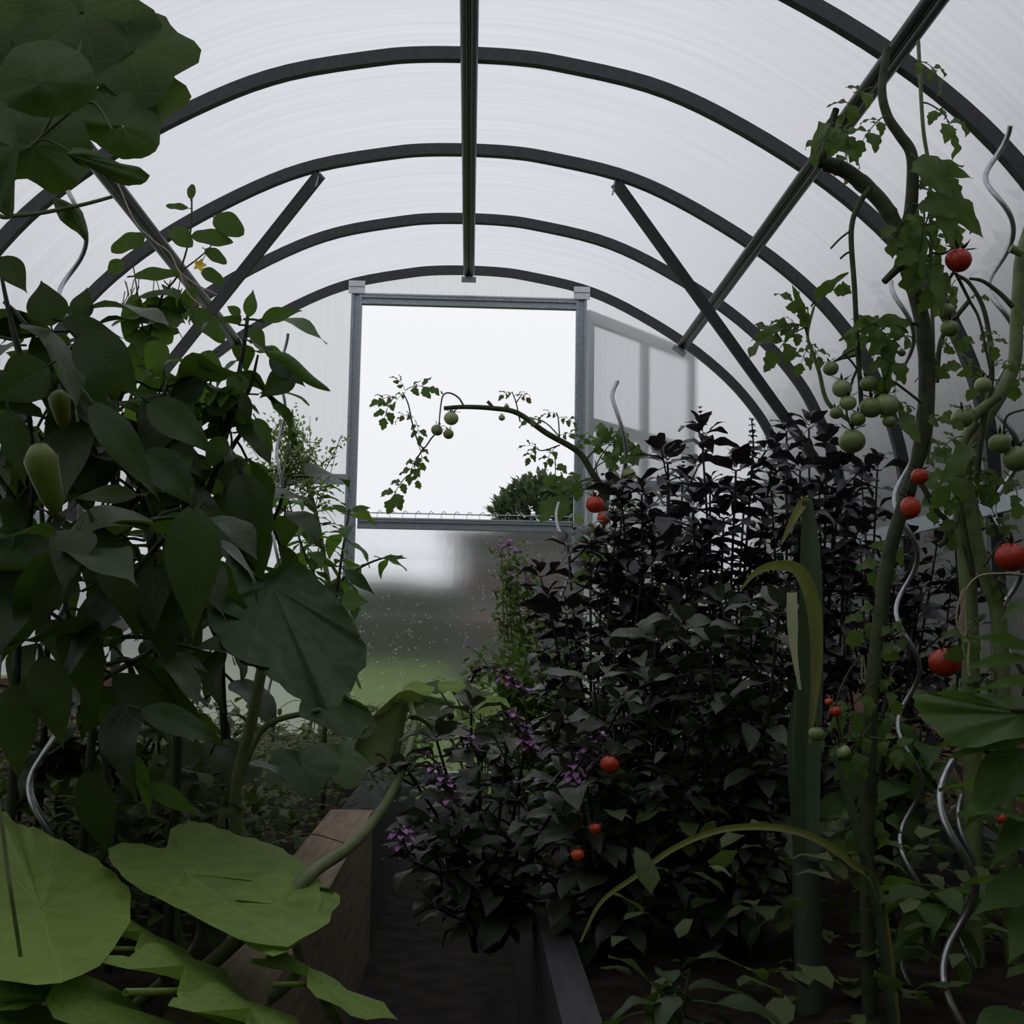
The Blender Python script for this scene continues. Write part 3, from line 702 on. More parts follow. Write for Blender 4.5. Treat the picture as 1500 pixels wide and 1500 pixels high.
hero(P6, 'pepper', (352, 690), (388, 858), 72, 1.55, bend=.5, fold=.5, seed=77)
hero(P6, 'pepper_up', (395, 690), (330, 700), 34, 1.7, seed=8); hero(P6, 'pepper_up', (340, 730), (300, 760), 40, 1.7, seed=9)
d = 1.9
P7 = pepper(ground_px(60, d), 'dense dark pepper plant far back against the left side wall',
  [[ground_px(60, d)] + WP([(60, 1150), (70, 900), (60, 700), (80, 560)], d), WP([(70, 900), (160, 760), (180, 620), (200, 560)], d), WP([(70, 900), (-10, 760), (-20, 620)], d), WP([(60, 1150), (170, 1050), (230, 930), (250, 850)], d), [ground_px(20, d)] + WP([(25, 1230), (30, 1080), (10, 980)], d), [ground_px(150, d)] + WP([(150, 1240), (165, 1120), (150, 1000)], d), [ground_px(250, d)] + WP([(240, 1230), (235, 1120), (225, 1020)], d)], [30, 26, 16, 26, 24, 24, 22], seed=7, size=(.09, .15), t0=.1)

# ------------------------------------------------------------------ cucumber vine in the upper left
d = 1.2
CV = thing('cucumber_vine', ground_px(-60, d), 'cucumber vine with broad leaves hanging in the upper left corner', 'cucumber vine', 'cucumber vines')
stems(CV, 'stem_l', [[ground_px(-60, d)] + WP([(-60, 900), (-50, 500), (-20, 330), (10, 318), (60, 312), (120, 300), (165, 288)], d), WP([(-20, 330), (20, 240), (60, 200), (100, 120), (120, 60)], d), WP([(20, 240), (60, 205), (110, 225)], d), WP([(60, 200), (130, 150), (165, 190)], d)], .003, .0018)
C = [((50, 215), [(-30, 170), (40, 140), (110, 165), (135, 215), (128, 250), (105, 276), (75, 284), (40, 262), (-10, 268), (-40, 230)], 1.2, 0),
     ((180, 185), [(110, 160), (160, 120), (215, 135), (235, 180), (228, 222), (196, 233), (170, 230), (140, 210), (118, 190)], 1.25, 1),
     ((20, 215), [(-60, 190), (0, 170), (28, 200), (22, 260), (18, 320), (-10, 300), (-50, 260)], 1.1, 2),
     ((98, 225), [(105, 216), (140, 222), (178, 240), (205, 245), (219, 262), (196, 272), (170, 268), (140, 250), (112, 240)], 1.1, 3),
     ((60, 120), [(-10, 130), (20, 70), (80, 60), (130, 90), (140, 140), (90, 170), (30, 165)], 1.15, 4),
     ((100, 300), [(78, 290), (104, 298), (122, 312), (127, 352), (112, 340), (88, 322)], 1.2, 5)]
for c, o_, dd, s in C: add('leaf', MB().trace(c, o_, dd, .02, .02, -.03, .006, s), 'cuke', CV)
for px, py, s in ((10, 90, .17), (190, 70, .15), (-40, 200, .16), (120, 20, .16), (-30, 20, .18), (200, 130, .11)): inst('leaf', CUKE[int(s * 100) % 5], frame(W(px, py, 1.3), V((.3, -.3, -.8)), TOCAM + V((0, 0, .5)), s), CV)
d = 2.4
CW = thing('cucumber_vine', ground_px(215, d), 'cucumber vine with a yellow flower climbing past the left roof rail', 'cucumber vine', 'cucumber vines')
qs = stems(CW, 'stem_t', [[ground_px(215, d)] + WP([(215, 1000), (225, 700), (215, 520), (235, 440), (262, 400), (279, 340), (281, 285)], d), WP([(215, 520), (200, 420), (192, 370)], d), WP([(262, 400), (300, 370), (325, 340)], d)], .003, .0018)
for base, tip, w_ in (((279, 292), (282, 268), 13), ((276, 305), (241, 300), 11), ((313, 318), (357, 342), 38), ((280, 345), (342, 352), 26), ((250, 335), (282, 360), 30), ((210, 345), (160, 368), 26), ((190, 345), (205, 362), 34), ((300, 365), (332, 385), 20), ((195, 405), (265, 398), 20), ((180, 382), (158, 400), 22), ((295, 395), (328, 415), 22), ((275, 450), (330, 500), 30), ((200, 430), (185, 500), 30), ((285, 420), (262, 460), 22)):
    hero(CW, 'cuke', base, tip, w_, d + rnd.uniform(-.06, .03), shape='round', seed=base[0], bend=.5, ruf=.05)
sprinkle(CW, CUKE, qs[0], 9, .08, .11, 33, .4, .66, (-60, 0))
fl = MB(); c = W(293, 389, 2.3)
for k in range(5):
    a = k * 2 * pi / 5; dd = V((cos(a), -.35, sin(a))); fl.leaf(frame(c, dd, V((0, -1, 0)), .0145), 'ovate', 1, .75, .15, .4, .02, 5, k, 1)
fo = add('flower', fl, 'yellow', CW, True, 'small yellow star flower')
add('flower_stalk', MB().tube([W(293, 389, 2.305), W(300, 375, 2.35), W(302, 366, 2.38)], .001, 5), 'stem_l', fo)
mb = MB(); r = random.Random(4)
for k in range(24):
    x, y = r.uniform(178, 285), r.uniform(405, 440); q = [W(x, y, d + .05), W(x + r.uniform(-8, 8), y + r.uniform(15, 30), d + .05), W(x + r.uniform(-12, 12), y + r.uniform(35, 65), d + .05)]
    mb.tube(spline(q, 3), .0012, 4)
add('withered_tendrils', mb, 'dry', CW)
tag(add('twine', MB().tube(spline(WP([(118, 200), (165, 255), (195, 320), (222, 350), (248, 370), (262, 396), (285, 415), (318, 432)], 2.2), 6), .0013, 5).tube(spline(WP([(262, 396), (276, 430), (296, 448)], 2.2), 6), .0011, 5), 'twine', None), 'thin pale twine hanging along the left roof rail', 'twine')

# ------------------------------------------------------------------ squash on the left bed
SQP = thing('squash_plant', ground_px(385, 1.6), 'squash plant with one huge dull green leaf and a wilted one on a long stalk', 'squash plant', 'squash plants')
d = 1.62
stems(SQP, 'stem_l', [[ground_px(385, d)] + WP([(380, 1330), (345, 1180), (372, 1040), (398, 900), (400, 858)], d), [ground_px(300, d)] + WP([(255, 1330), (257, 1180), (263, 1050), (268, 950), (330, 890)], d), [ground_px(365, d)] + WP([(325, 1200), (362, 1110), (395, 1060), (470, 1040)], 1.7)], .0095, .006, 'leaf_stalk')
BIG = [(395, 838), (430, 818), (468, 850), (505, 890), (530, 935), (538, 962), (520, 1000), (498, 1030), (478, 1038), (450, 1032), (420, 1012), (385, 985), (345, 965), (320, 935), (302, 900), (318, 870), (334, 812), (365, 838)]
add('leaf', MB().trace((398, 858), BIG, 1.52, -.03, .05, -.10, .008, 11, 8, .022), 'squash', SQP, True, 'huge dull green leaf')
add('leaf', MB().trace((480, 1010), [(455, 1010), (492, 985), (506, 1018), (530, 1030), (548, 1052), (543, 1078), (505, 1080), (470, 1062), (440, 1050), (440, 1030)], 1.75, -.02, .06, -.1, .006, 12), 'squash', SQP)
add('leaf', MB().trace((630, 1030), [(600, 1012), (618, 1018), (640, 1022), (668, 1036), (652, 1052), (630, 1060), (608, 1045)], 2.1, -.02, .05, -.1, .005, 13), 'squash', SQP)
add('leaf', MB().trace((588, 1030), [(566, 1030), (585, 1014), (605, 1012), (622, 1030), (616, 1040), (600, 1040), (592, 1068), (582, 1125), (572, 1136), (556, 1126), (520, 1098), (532, 1072), (545, 1050)], 1.78, -.035, .04, -.03, .012, 14, 8), 'squash_w', SQP, True, 'wilted yellowish leaf folded down')
add('leaf_stalk', MB().tube(spline(WP([(600, 1030, 1.76), (607, 1058, 1.72), (598, 1100, 1.66), (575, 1160, 1.58), (540, 1212, 1.5), (505, 1246, 1.43), (465, 1272, 1.36), (400, 1330, 1.3), (300, 1420, 1.3)], 1.7), 6), taper(.0045, .0085), 9), 'stem_l', SQP, True, 'long bent stalk of the wilted leaf')
for px, py, dd, s in ((440, 1120, 1.95, .12), (300, 1120, 1.8, .16), (500, 1110, 2.1, .12)): inst('leaf', SQ[int(px) % 5], frame(W(px, py, dd), V((.3, -.6, -.5)), V((0, -.4, 1)), s), SQP)
SQF = thing('squash_plant', ground_px(180, 1.25), 'squash plant with bright yellow-green leaves spread along the bottom left', 'squash plant', 'squash plants')
F1 = [(250, 1215), (262, 1208), (285, 1204), (310, 1208), (345, 1222), (385, 1232), (425, 1250), (455, 1274), (478, 1298), (497, 1312), (480, 1350), (420, 1385), (350, 1375), (290, 1345), (240, 1320), (200, 1300), (172, 1275), (158, 1250), (172, 1236), (205, 1236), (240, 1243), (246, 1232)]
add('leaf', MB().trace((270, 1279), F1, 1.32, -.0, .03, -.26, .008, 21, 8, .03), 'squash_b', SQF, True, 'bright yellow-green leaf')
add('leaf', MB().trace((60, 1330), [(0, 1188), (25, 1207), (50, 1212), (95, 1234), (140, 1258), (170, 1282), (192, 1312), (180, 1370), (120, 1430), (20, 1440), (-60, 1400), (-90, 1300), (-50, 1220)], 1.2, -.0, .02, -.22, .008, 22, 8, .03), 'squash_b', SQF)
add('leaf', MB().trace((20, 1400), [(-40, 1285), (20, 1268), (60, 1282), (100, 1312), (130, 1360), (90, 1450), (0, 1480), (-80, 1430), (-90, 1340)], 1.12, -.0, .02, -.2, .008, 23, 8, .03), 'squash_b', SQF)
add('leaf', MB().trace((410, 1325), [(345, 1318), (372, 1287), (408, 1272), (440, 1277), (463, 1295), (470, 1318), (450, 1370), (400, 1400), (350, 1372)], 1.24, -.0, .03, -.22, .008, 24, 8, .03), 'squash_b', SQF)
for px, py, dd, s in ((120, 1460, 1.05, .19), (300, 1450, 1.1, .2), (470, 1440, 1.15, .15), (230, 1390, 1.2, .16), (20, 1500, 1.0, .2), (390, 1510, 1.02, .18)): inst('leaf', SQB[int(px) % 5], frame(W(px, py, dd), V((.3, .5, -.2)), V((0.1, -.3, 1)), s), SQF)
mb = MB()
for (px, py, dd) in ((270, 1281, 1.33), (60, 1332, 1.21), (20, 1402, 1.13), (410, 1327, 1.25), (120, 1460, 1.06), (300, 1450, 1.11), (470, 1440, 1.16), (230, 1392, 1.21)):
    a = W(px, py, dd); mb.tube(spline([a + V((0, 0, -.004)), a + V((.01, .03, -.08)), V((a.x * .6 - .2, a.y * .7 + .4, SOIL - .03))], 6), taper(.0045, .007), 7)
add('leaf_stalk', mb, 'stem_l', SQF)
add('tendril', MB().tube(spline(WP([(-8, 1150, 1.0), (4, 1215, 1.0), (10, 1265, 1.0), (18, 1320, 1.0), (30, 1400, 1.02)], 1), 5), .0018, 6), 'stem_l', SQF)

# ------------------------------------------------------------------ bolted lettuce left of the door
d = 3.9; r = random.Random(12)
BL = thing('bolted_lettuce', ground_px(470, d), 'tall bolted lettuce with tiny buds, in front of the left end wall rail', 'lettuce plant')
main = spline([ground_px(470, d)] + WP([(482, 900), (475, 820), (462, 750), (445, 690), (432, 640), (428, 600)], d), 6)
sm = MB().tube(main, taper(.011, .003), 7); fm = MB(); bm_ = MB()
for k in range(64):
    a = along(main, r.uniform(.5, .99)); px = min(512, max(362, r.gauss(432, 38))); py = r.uniform(590, 740) + abs(px - 428) * .5
    b = W(px, py, d + r.uniform(-.12, .12)); q = spline([a, a.lerp(b, .5) + V((0, 0, -.03)), b], 5); sm.tube(q, taper(.0022, .001), 4, False)
    for j in range(14):
        p = along(q, r.uniform(.2, 1)) + V((r.uniform(-.03, .03), r.uniform(-.03, .03), r.uniform(-.01, .04)))
        bm_.leaf(frame(p, V((r.uniform(-1, 1), r.uniform(-1, 1), r.uniform(-.2, 1.6))), (0, -1, .2), r.uniform(.010, .019)), 'ovate', 1, .5, .3, .4, .0, 3, j, 1)
    for j in range(4):
        p = along(q, r.uniform(.1, .9)); fm.leaf(frame(p, V((r.uniform(-1, 1), r.uniform(-1, 1), r.uniform(-.5, .8))), (0, 0, 1), r.uniform(.02, .05)), 'lance', 1, .4, .3, .6, .03, 5, j, 1)
for k in range(26):
    p = along(main, r.uniform(.3, .7)); a = r.random() * 6.28
    fm.leaf(frame(p, V((cos(a), sin(a), r.uniform(-.3, .5))), (0, 0, 1), r.uniform(.06, .14)), 'lance', 1, .4, .3, .8, .05, 7, k, 2)
add('stem', sm, 'stem_l', BL); add('foliage', fm, 'herb', BL); add('buds', bm_, 'lettuce', BL)
# tall weedy herb by the door pane
def feathery(name, loc, label, cat, tops, d, base, n, s0, s1, mat, seed, sp=.035, top_mat=None, smat='stem_l'):
    r = random.Random(seed); root = thing(name, loc, label, cat); sm = MB(); fm = MB()
    for tx, ty in tops:
        b = V(base) + V((r.uniform(-.06, .06), r.uniform(-.06, .06), -.03)); t = W(tx, ty, d + r.uniform(-.1, .1)); q = spline([b, b.lerp(t, .5) + V((r.uniform(-.03, .03), 0, .03)), t], 7)
        sm.tube(q, taper(.004, .0015), 5)
        for k in range(n):
            u = r.uniform(.15, 1); p = along(q, u) + V((r.gauss(0, sp), r.gauss(0, sp), r.gauss(0, sp))) * (1.2 - u * .6)
            fm.leaf(frame(p, V((r.uniform(-1, 1), r.uniform(-1, 1), r.uniform(-.4, .8))), (0, 0, 1), r.uniform(s0, s1)), 'lobed', 1, .5, .2, .6, .03, 5, k, 1)
        if top_mat:
            tm = MB()
            for k in range(9): tm.ball(t + V((r.gauss(0, .009), r.gauss(0, .009), r.gauss(-.006, .009))), r.uniform(.004, .007), 1.2, 5, 4)
            add('flower_head', tm, top_mat, root)
    add('stem', sm, smat, root); add('foliage', fm, mat, root)
    return root
feathery('tall_weed', ground_px(770, 4.3), 'tall feathery green weed standing against the lower door pane', 'weed', [(745, 795), (755, 805), (735, 800), (768, 830), (780, 850), (790, 880), (750, 850), (740, 830), (800, 900)], 4.3, ground_px(775, 4.3), 170, .02, .045, 'herb', 21, .03, 'pink')
feathery('parsley', ground_px(760, 3.0), 'bushy light green parsley between the path and the dark basil', 'herb plant', [(700, 955), (730, 945), (770, 950), (800, 960), (820, 985), (740, 1000), (690, 1010), (850, 880), (840, 930), (780, 1010)], 3.0, ground_px(790, 3.0), 130, .025, .055, 'herb', 22, .045)
feathery('parsley', ground_px(980, 2.9), 'light green herb showing through gaps in the middle of the basil', 'herb plant', [(930, 850), (960, 830), (1010, 850), (890, 820), (1050, 870), (900, 770), (920, 900), (1000, 900)], 2.9, ground_px(960, 2.9), 60, .03, .06, 'herb', 23, .05)
NA = thing('nasturtium', ground_px(720, 2.7), 'small clump of rounded bright green leaves beside the wilted squash leaf', 'herb plant')
r = random.Random(31); sm = MB()
for px, py in ((615, 1008), (640, 1005), (660, 1003), (682, 1012), (700, 1018), (650, 1030), (690, 1040), (720, 1030), (675, 1060), (640, 1070), (710, 1070)):
    p = W(px, py, 2.7 + r.uniform(-.1, .1)); sm.tube(spline([ground_px(715, 2.7), p.lerp(ground_px(715, 2.7), .4) + V((0, 0, .05)), p], 5), .002, 5)
    o = MB().disc(frame(p, V((r.uniform(-.6, .6), -.5, -.2)), V((0, -.5, 1)), r.uniform(.03, .045)), 1, .2, .06, px, 5, .3, 20, 3, .15, .05); add('leaf', o, 'squash_b' if px % 3 == 0 else 'squash', NA)
add('stem', sm, 'stem_l', NA)
# undergrowth and dry bits on the left bed: nobody could count it
r = random.Random(41); fm = MB()
for k in range(7500):
    y = 1.6 + 3.3 * r.random() ** 1.2; x = -.27 - 1.05 * r.random() ** 1.5; h = (1 if y < 3.3 else .45) * (.10 + .2 * (.5 + noise.noise(V((x * 3, y * 2.5, 3))))) * r.random() ** .8
    if y > 2.75 and r.random() < .3: x = r.uniform(-.35, -.1)
    fm.leaf(frame(V((x, y, SOIL + h)), V((r.uniform(-1, 1), r.uniform(-1, 1), r.uniform(-.3, .7))), (0, 0, 1), r.uniform(.014, .042)), 'lobed' if k % 2 else 'ovate', 1, .6, .2, .6, .04, 5, k, 1)
tag(add('undergrowth', fm, 'weed', None), 'low tangled green undergrowth on the left bed beside the wooden beam', 'undergrowth', None, 'stuff')
fm = MB()
for k in range(160):
    y = r.uniform(1.8, 3.4); x = r.uniform(-1.1, -.3); p = V((x, y, SOIL + r.random() * .2)); a = r.random() * 6.28; L = r.uniform(.05, .16)
    fm.tube(spline([p, p + V((cos(a), sin(a), .6)) * L * .5, p + V((cos(a), sin(a), .2)) * L], 3), .0013, 4, False)
tag(add('dry_stalks', fm, 'dry', None), 'dry straw-coloured stalks and tendrils among the undergrowth', 'dry stalks', None, 'stuff')
r = random.Random(43); fm = MB()
for k in range(2600):
    y = 1.15 + 3.6 * r.random(); x = r.uniform(.2, 1.38); h = .20 * r.random() ** 1.3
    fm.leaf(frame(V((x, y, SOIL + h * (1 if x < .9 else .3))), V((r.uniform(-1, 1), r.uniform(-1, 1), r.uniform(-.3, .7))), (0, 0, 1), r.uniform(.025, .06)), 'ovate', 1, .6, .2, .6, .04, 4, k, 1)
tag(add('undergrowth', fm, 'weed', None), 'low leafy undergrowth covering the right bed under the tomatoes', 'undergrowth', None, 'stuff')

# ------------------------------------------------------------------ purple basil on the right bed
def basil(label, base, d, tips, seed, mat='basil', size=(.050, .084), spikes=(), t0=.22, loc=None):
    """bushy plant: each shoot carries crossed pairs of leaves, short side shoots and a rosette or a flower spike"""
    r = random.Random(seed); g = ground_px(base, d); root = thing('basil_plant', g, label, 'basil plant', 'purple basil plants')
    sm = MB(); fm = MB()
    def pair(p, ax, s, el, az, m=2, pet=.22):
        for k in range(m):
            a = az + k * 2 * pi / m; dd = V((cos(a) * cos(el), sin(a) * cos(el), sin(el))) + ax * .2
            ss = s * r.uniform(.8, 1.15)
            fm.leaf(frame(p + dd.normalized() * pet * ss, dd, V((0, 0, 1)) + V((r.uniform(-.5, .5), r.uniform(-.5, .5), 0)), ss), 'ovate', 1, r.uniform(.52, .66), r.uniform(.15, .5), r.uniform(.4, 1.3), .03, 7, r.randrange(999), 2, pet, 0, .02)
    def rosette(p, ax, s):
        for k, (e, q) in enumerate(((.05, 1), (.5, .75), (1.0, .5))): pair(p + ax * (.006 * k), ax, s * q, e, k * 1.57 + r.random(), 2, .1)
        if r.random() < .12:
            for k in range(5): pair(p + ax * (.012 + .008 * k), ax, .014 - .0015 * k, .5, k * 1.57, 4, .0)
    for n_, tp in enumerate(tips):
        dd = tp[2] if len(tp) > 2 else d + r.uniform(-.16, .16)
        t = W(tp[0], tp[1], dd); mid = g.lerp(t, .45) + V((r.uniform(-.03, .03), r.uniform(-.04, .04), .03))
        mid.x = g.x + (t.x - g.x) * r.uniform(.3, .85)
        q = spline([g + V((r.uniform(-.02, .02), r.uniform(-.02, .02), 0)), mid, t], 9)
        sm.tube(q, taper(.0042, .0018), 5)
        L = sum((q[i + 1] - q[i]).length for i in range(len(q) - 1)); k = max(4, int(L * (1 - t0) / .055)); az = r.random() * 6
        for i in range(k):
            u = t0 + (1 - t0) * (i + .5) / k; p = along(q, u); ax = (along(q, min(1, u + .05)) - along(q, max(0, u - .05))).normalized(); az += 1.57 + r.uniform(-.2, .2)
            pair(p, ax, r.uniform(*size) * (1.12 - .45 * u), R(r.uniform(-45, 10) * (1.1 - u * .6)), az)
            if r.random() < .6:
                a = az + 1.57 * r.choice((0, 1)) + r.choice((0, pi)); sd = V((cos(a), sin(a), r.uniform(.3, .9))).normalized(); e = p + sd * r.uniform(.03, .085)
                sm.tube([p, p.lerp(e, .5) + V((0, 0, -.004)), e], .0016, 4, False)
                pair(p.lerp(e, .55), sd, r.uniform(*size) * .75, R(r.uniform(-40, 10)), a + 1.57); pair(e, sd, r.uniform(*size) * .7, R(r.uniform(-20, 30)), a); pair(e, sd, r.uniform(*size) * .45, R(40), a + 1.57)
        ax = (q[-1] - q[-2]).normalized()
        if n_ not in spikes: rosette(t, ax, r.uniform(*size) * .85)
    add('stem', sm, 'stem_p', root); add('foliage', fm, mat, root)
    return root
def spike(root, pts, d, flowers=0., seed=0, w=1.):
    """flower spike: whorls of dark cups along the stalk, purple florets open on part of it"""
    r = random.Random(seed); q = spline(WP(pts, d), 8); mb = MB().tube(q, taper(.0018, .0012), 5); fl = MB()
    L = sum((q[i + 1] - q[i]).length for i in range(len(q) - 1)); k = max(4, int(L / .0085))
    for i in range(k + 1):
        u = i / k; p = along(q, u)
        for j in range(6):
            a = j * pi / 3 + i * .5; dd = V((cos(a), sin(a), r.uniform(-.4, .4))); s = .0095 * w * (1.15 - .6 * u)
            mb.leaf(frame(p, dd, (0, 0, 1), s), 'ovate', 1, .9, .6, .8, .03, 3, j, 1)
            if u < flowers and r.random() < .75:
                e = p + dd.normalized() * s * .9; fl.leaf(frame(e, dd + V((0, 0, -.3)), (0, 0, 1), .0115), 'round', 1, .8, .4, .9, .05, 3, j, 1).leaf(frame(e, dd + V((r.uniform(-.5, .5), r.uniform(-.5, .5), .5)), (0, 0, 1), .006), 'round', 1, .8, .4, .9, .05, 3, j, 1)
    o = add('flower_spike', mb, 'calyx_p', root)
    if fl.v: add('florets', fl, 'pink', o, True, 'small purple florets')
B = basil('flowering purple basil at the front left, leaning over the path beside the wooden beam', 720, 1.75, [(598, 1130), (640, 1085), (690, 1045), (745, 1065), (770, 1090), (660, 1170), (610, 1220), (830, 1150), (700, 1120), (760, 1180), (820, 1230), (600, 1260), (680, 1240), (740, 1250)], 1, 'basil_g', t0=.12)
spike(B, [(690, 1000), (700, 982), (722, 978), (745, 992), (765, 1010), (772, 1022)], 1.58, 0, 1); spike(B, [(737, 985), (752, 1000), (768, 1016)], 1.56, 1, 2)
spike(B, [(740, 1045), (762, 1072), (775, 1092), (788, 1112)], 1.54, .8, 3); spike(B, [(870, 1075), (862, 1100), (845, 1125), (838, 1145)], 1.52, 1, 4)
spike(B, [(640, 1125), (652, 1150), (662, 1168), (672, 1182)], 1.54, .8, 5); spike(B, [(682, 1080), (684, 1092), (686, 1110)], 1.60, .5, 6); spike(B, [(585, 1215), (592, 1235), (602, 1262)], 1.52, .6, 7); spike(B, [(625, 1105), (640, 1118), (652, 1140)], 1.56, 0, 8)
B = basil('purple basil just right of the tall weed, its dark shoots drooping left over the path', 870, 2.05, [(792, 845), (805, 885), (832, 800), (865, 815), (912, 748), (850, 940), (880, 870), (900, 800), (830, 900), (900, 930), (940, 850)], 2)
basil('purple basil directly below the pair of red tomatoes near the door post', 960, 2.1, [(940, 725), (978, 678), (910, 728), (1000, 705), (955, 800), (905, 850), (990, 770), (940, 900), (1010, 840), (970, 950), (900, 770)], 3)
B = basil('tallest purple basil with star-shaped leaf rosettes against the end wall', 1060, 2.0, [(1028, 636, 2.0), (978, 680, 1.95), (1078, 690), (1103, 660, 2.0), (1135, 655), (1060, 760), (1030, 800), (1090, 740), (1040, 720), (1100, 830), (1015, 745)], 4, spikes=(3,))
spike(B, [(1104, 665), (1103, 640), (1101, 614)], 2.0, 0, 9, 1.2)
basil('broad-topped purple basil under the arch, left of the leaning tomato stem', 1170, 2.15, [(1152, 632), (1185, 628), (1212, 650), (1172, 690), (1232, 690), (1130, 720), (1200, 720), (1150, 770), (1220, 770), (1180, 820), (1120, 790), (1240, 740)], 5)
basil('purple basil behind the leaning tomato stem, close to the right side wall', 1290, 2.35, [(1262, 700), (1285, 690), (1240, 745), (1330, 790), (1312, 830), (1372, 800), (1400, 785), (1260, 790), (1290, 860), (1350, 860), (1230, 850), (1340, 900), (1395, 850)], 6)
basil('purple basil in the front middle with large greyish leaves, around a small red tomato', 900, 1.65, [(870, 1000), (930, 1010), (1000, 990), (830, 1060), (885, 1060), (960, 1080), (860, 1150), (920, 1160), (980, 1180), (900, 960), (960, 940), (940, 1230), (850, 1230), (1010, 1080)], 7, 'basil_g', (.052, .085), t0=.12)
basil('purple basil standing immediately left of the leek', 1080, 1.7, [(1040, 950), (1100, 930), (1010, 1000), (1145, 980), (1120, 1060), (1060, 890), (1040, 1100), (1090, 1150), (1020, 1180), (1130, 1180), (1080, 1040), (1140, 900), (1000, 920), (1050, 1240)], 8, 'basil_g', (.05, .082), t0=.12)

# ------------------------------------------------------------------ leek and its bent leaves
d = 1.42; g = ground_px(1185, d)
LK = thing('leek', g, 'tall leek with one upright broad leaf, standing in front of the basil', 'leek')
def ribbon(parent, mat, pts, ws, d, fold=.35, face=None, name='leaf', label=None):
    q = spline(WP(pts, d) if len(pts[0]) > 1 and not isinstance(pts[0], V) else pts, 8); rows = []; uvs = []; n = len(q)
    for i, p in enumerate(q):
        t = i / (n - 1); ax = (q[min(i + 1, n - 1)] - q[max(i - 1, 0)]).normalized(); f = V(face) if face else (CAM - p).normalized()
        sd = ax.cross(f).normalized(); nn = sd.cross(ax); k = t * (len(ws) - 1); j = min(int(k), len(ws) - 2); w_ = (ws[j] + (ws[j + 1] - ws[j]) * (k - j)) * d / FX / 2
        rows.append([p + sd * (w_ * s) + nn * (abs(s) * w_ * fold) for s in (-1, -.66, -.33, 0, .33, .66, 1)]); uvs.append([(s * .5 + .5, t) for s in (-1, -.66, -.33, 0, .33, .66, 1)])
    return add(name, MB().grid(rows, uvs), mat, parent, True, label)
q = spline([g] + WP([(1182, 1330), (1180, 1200)], d), 6)
add('shank', MB().tube(q, taper(.017, .015), 14), 'leek', LK)
ribbon(LK, 'leek', [(1182, 1260), (1182, 1150), (1186, 1000), (1188, 870), (1186, 790), (1183, 734)], [34, 38, 38, 34, 26, 15], d - .02, .5)
ribbon(LK, 'leek_y', [(1186, 800, d), (1185, 750, d), (1180, 735, d - .01), (1168, 750, d - .03), (1155, 775, d - .04), (1144, 798, d - .05)], [12, 15, 15, 13, 8, 2], d, .3, None, 'leaf', 'folded yellow-tipped leaf')
ribbon(LK, 'leek_y', [(1186, 1090), (1196, 980), (1192, 890), (1172, 838), (1140, 828), (1108, 838), (1083, 866)], [3, 16, 22, 20, 14, 9, 2], d - .04, .35)
ribbon(LK, 'leek_p', [(1172, 1010), (1164, 960), (1161, 915), (1160, 868)], [4, 9, 16, 15], d - .06, .3, None, 'leaf', 'bleached pale strip of leaf')
ribbon(LK, 'leek', [(1170, 1260), (1160, 1100), (1165, 1010)], [12, 15, 4], d - .01, .4)
d2 = 1.3
GL = thing('leek', ground_px(1300, d2), 'thin leek leaf arching low across the front of the basil', 'leek')
ribbon(GL, 'leek_y', [ground_px(1312, d2)] + WP([(1290, 1318), (1245, 1262), (1185, 1224), (1120, 1211), (1050, 1217), (985, 1244), (930, 1284), (880, 1322), (850, 1380)], d2), [10, 11, 11, 10, 10, 9, 8, 7, 6, 3], d2, .5)
ribbon(GL, 'leek', [ground_px(1305, d2)] + WP([(1285, 1330), (1262, 1240), (1240, 1160), (1222, 1105)], d2), [10, 13, 14, 12, 5], d2, .5)

# ------------------------------------------------------------------ tomato plants
def pxl(pts, d): return WP(pts, d)
def frond(parent, a, b, d, up=None, k=0, d2=None, mul=1.):
    A_, B_ = W(*a, d), W(*b, d2 or d - .03); L = (B_ - A_).length
    u = up or V((0, -.8, .6))
    inst('leaf', FROND[k % 7], frame(A_, B_ - A_, u, L * .84 * mul), parent)
def truss(parent, paths, d, r=.0017):
    for p in paths: add('truss', MB().tube(spline(WP(p, d), 6), taper(r, r * .7), 6), 'stem_t', parent)
d = 1.36
TA = thing('tomato_plant', ground_px(1270, d), 'tomato plant with a thick bent stem and green fruit clusters, right of the leek', 'tomato plant', 'tomato plants')
mb = MB()
mb.tube(spline([ground_px(1270, d)] + WP([(1270, 1330), (1272, 1130), (1278, 1010), (1290, 900), (1303, 810), (1328, 725), (1350, 650), (1357, 570), (1354, 490), (1341, 430), (1327, 385), (1322, 355), (1305, 318), (1286, 290), (1250, 258), (1228, 245), (1207, 240)], d), 6), lambda t: (.0080 + .0010 * (t > .4)) * (1 + .16 * max(0, sin(t * 75)) ** 6), 10)
mb.tube(spline(WP([(1322, 365), (1332, 325), (1337, 270), (1335, 225), (1318, 198), (1300, 170), (1292, 130), (1300, 70)], d), 6), taper(.0085, .0045), 9)
mb.tube(spline(WP([(1324, 385), (1310, 398), (1295, 413)], d - .01), 4), taper(.0055, .004), 7)
mb.tube(spline(WP([(1207, 242), (1202, 236), (1210, 215), (1215, 190), (1225, 160)], d), 5), taper(.0065, .004), 8)
add('stem', mb, 'stem_t', TA)
mb = MB().tube(spline(WP([(1275, 275), (1258, 300), (1247, 340), (1252, 425), (1256, 505), (1260, 560), (1262, 600)], d - .04), 6), taper(.0034, .0026), 7)
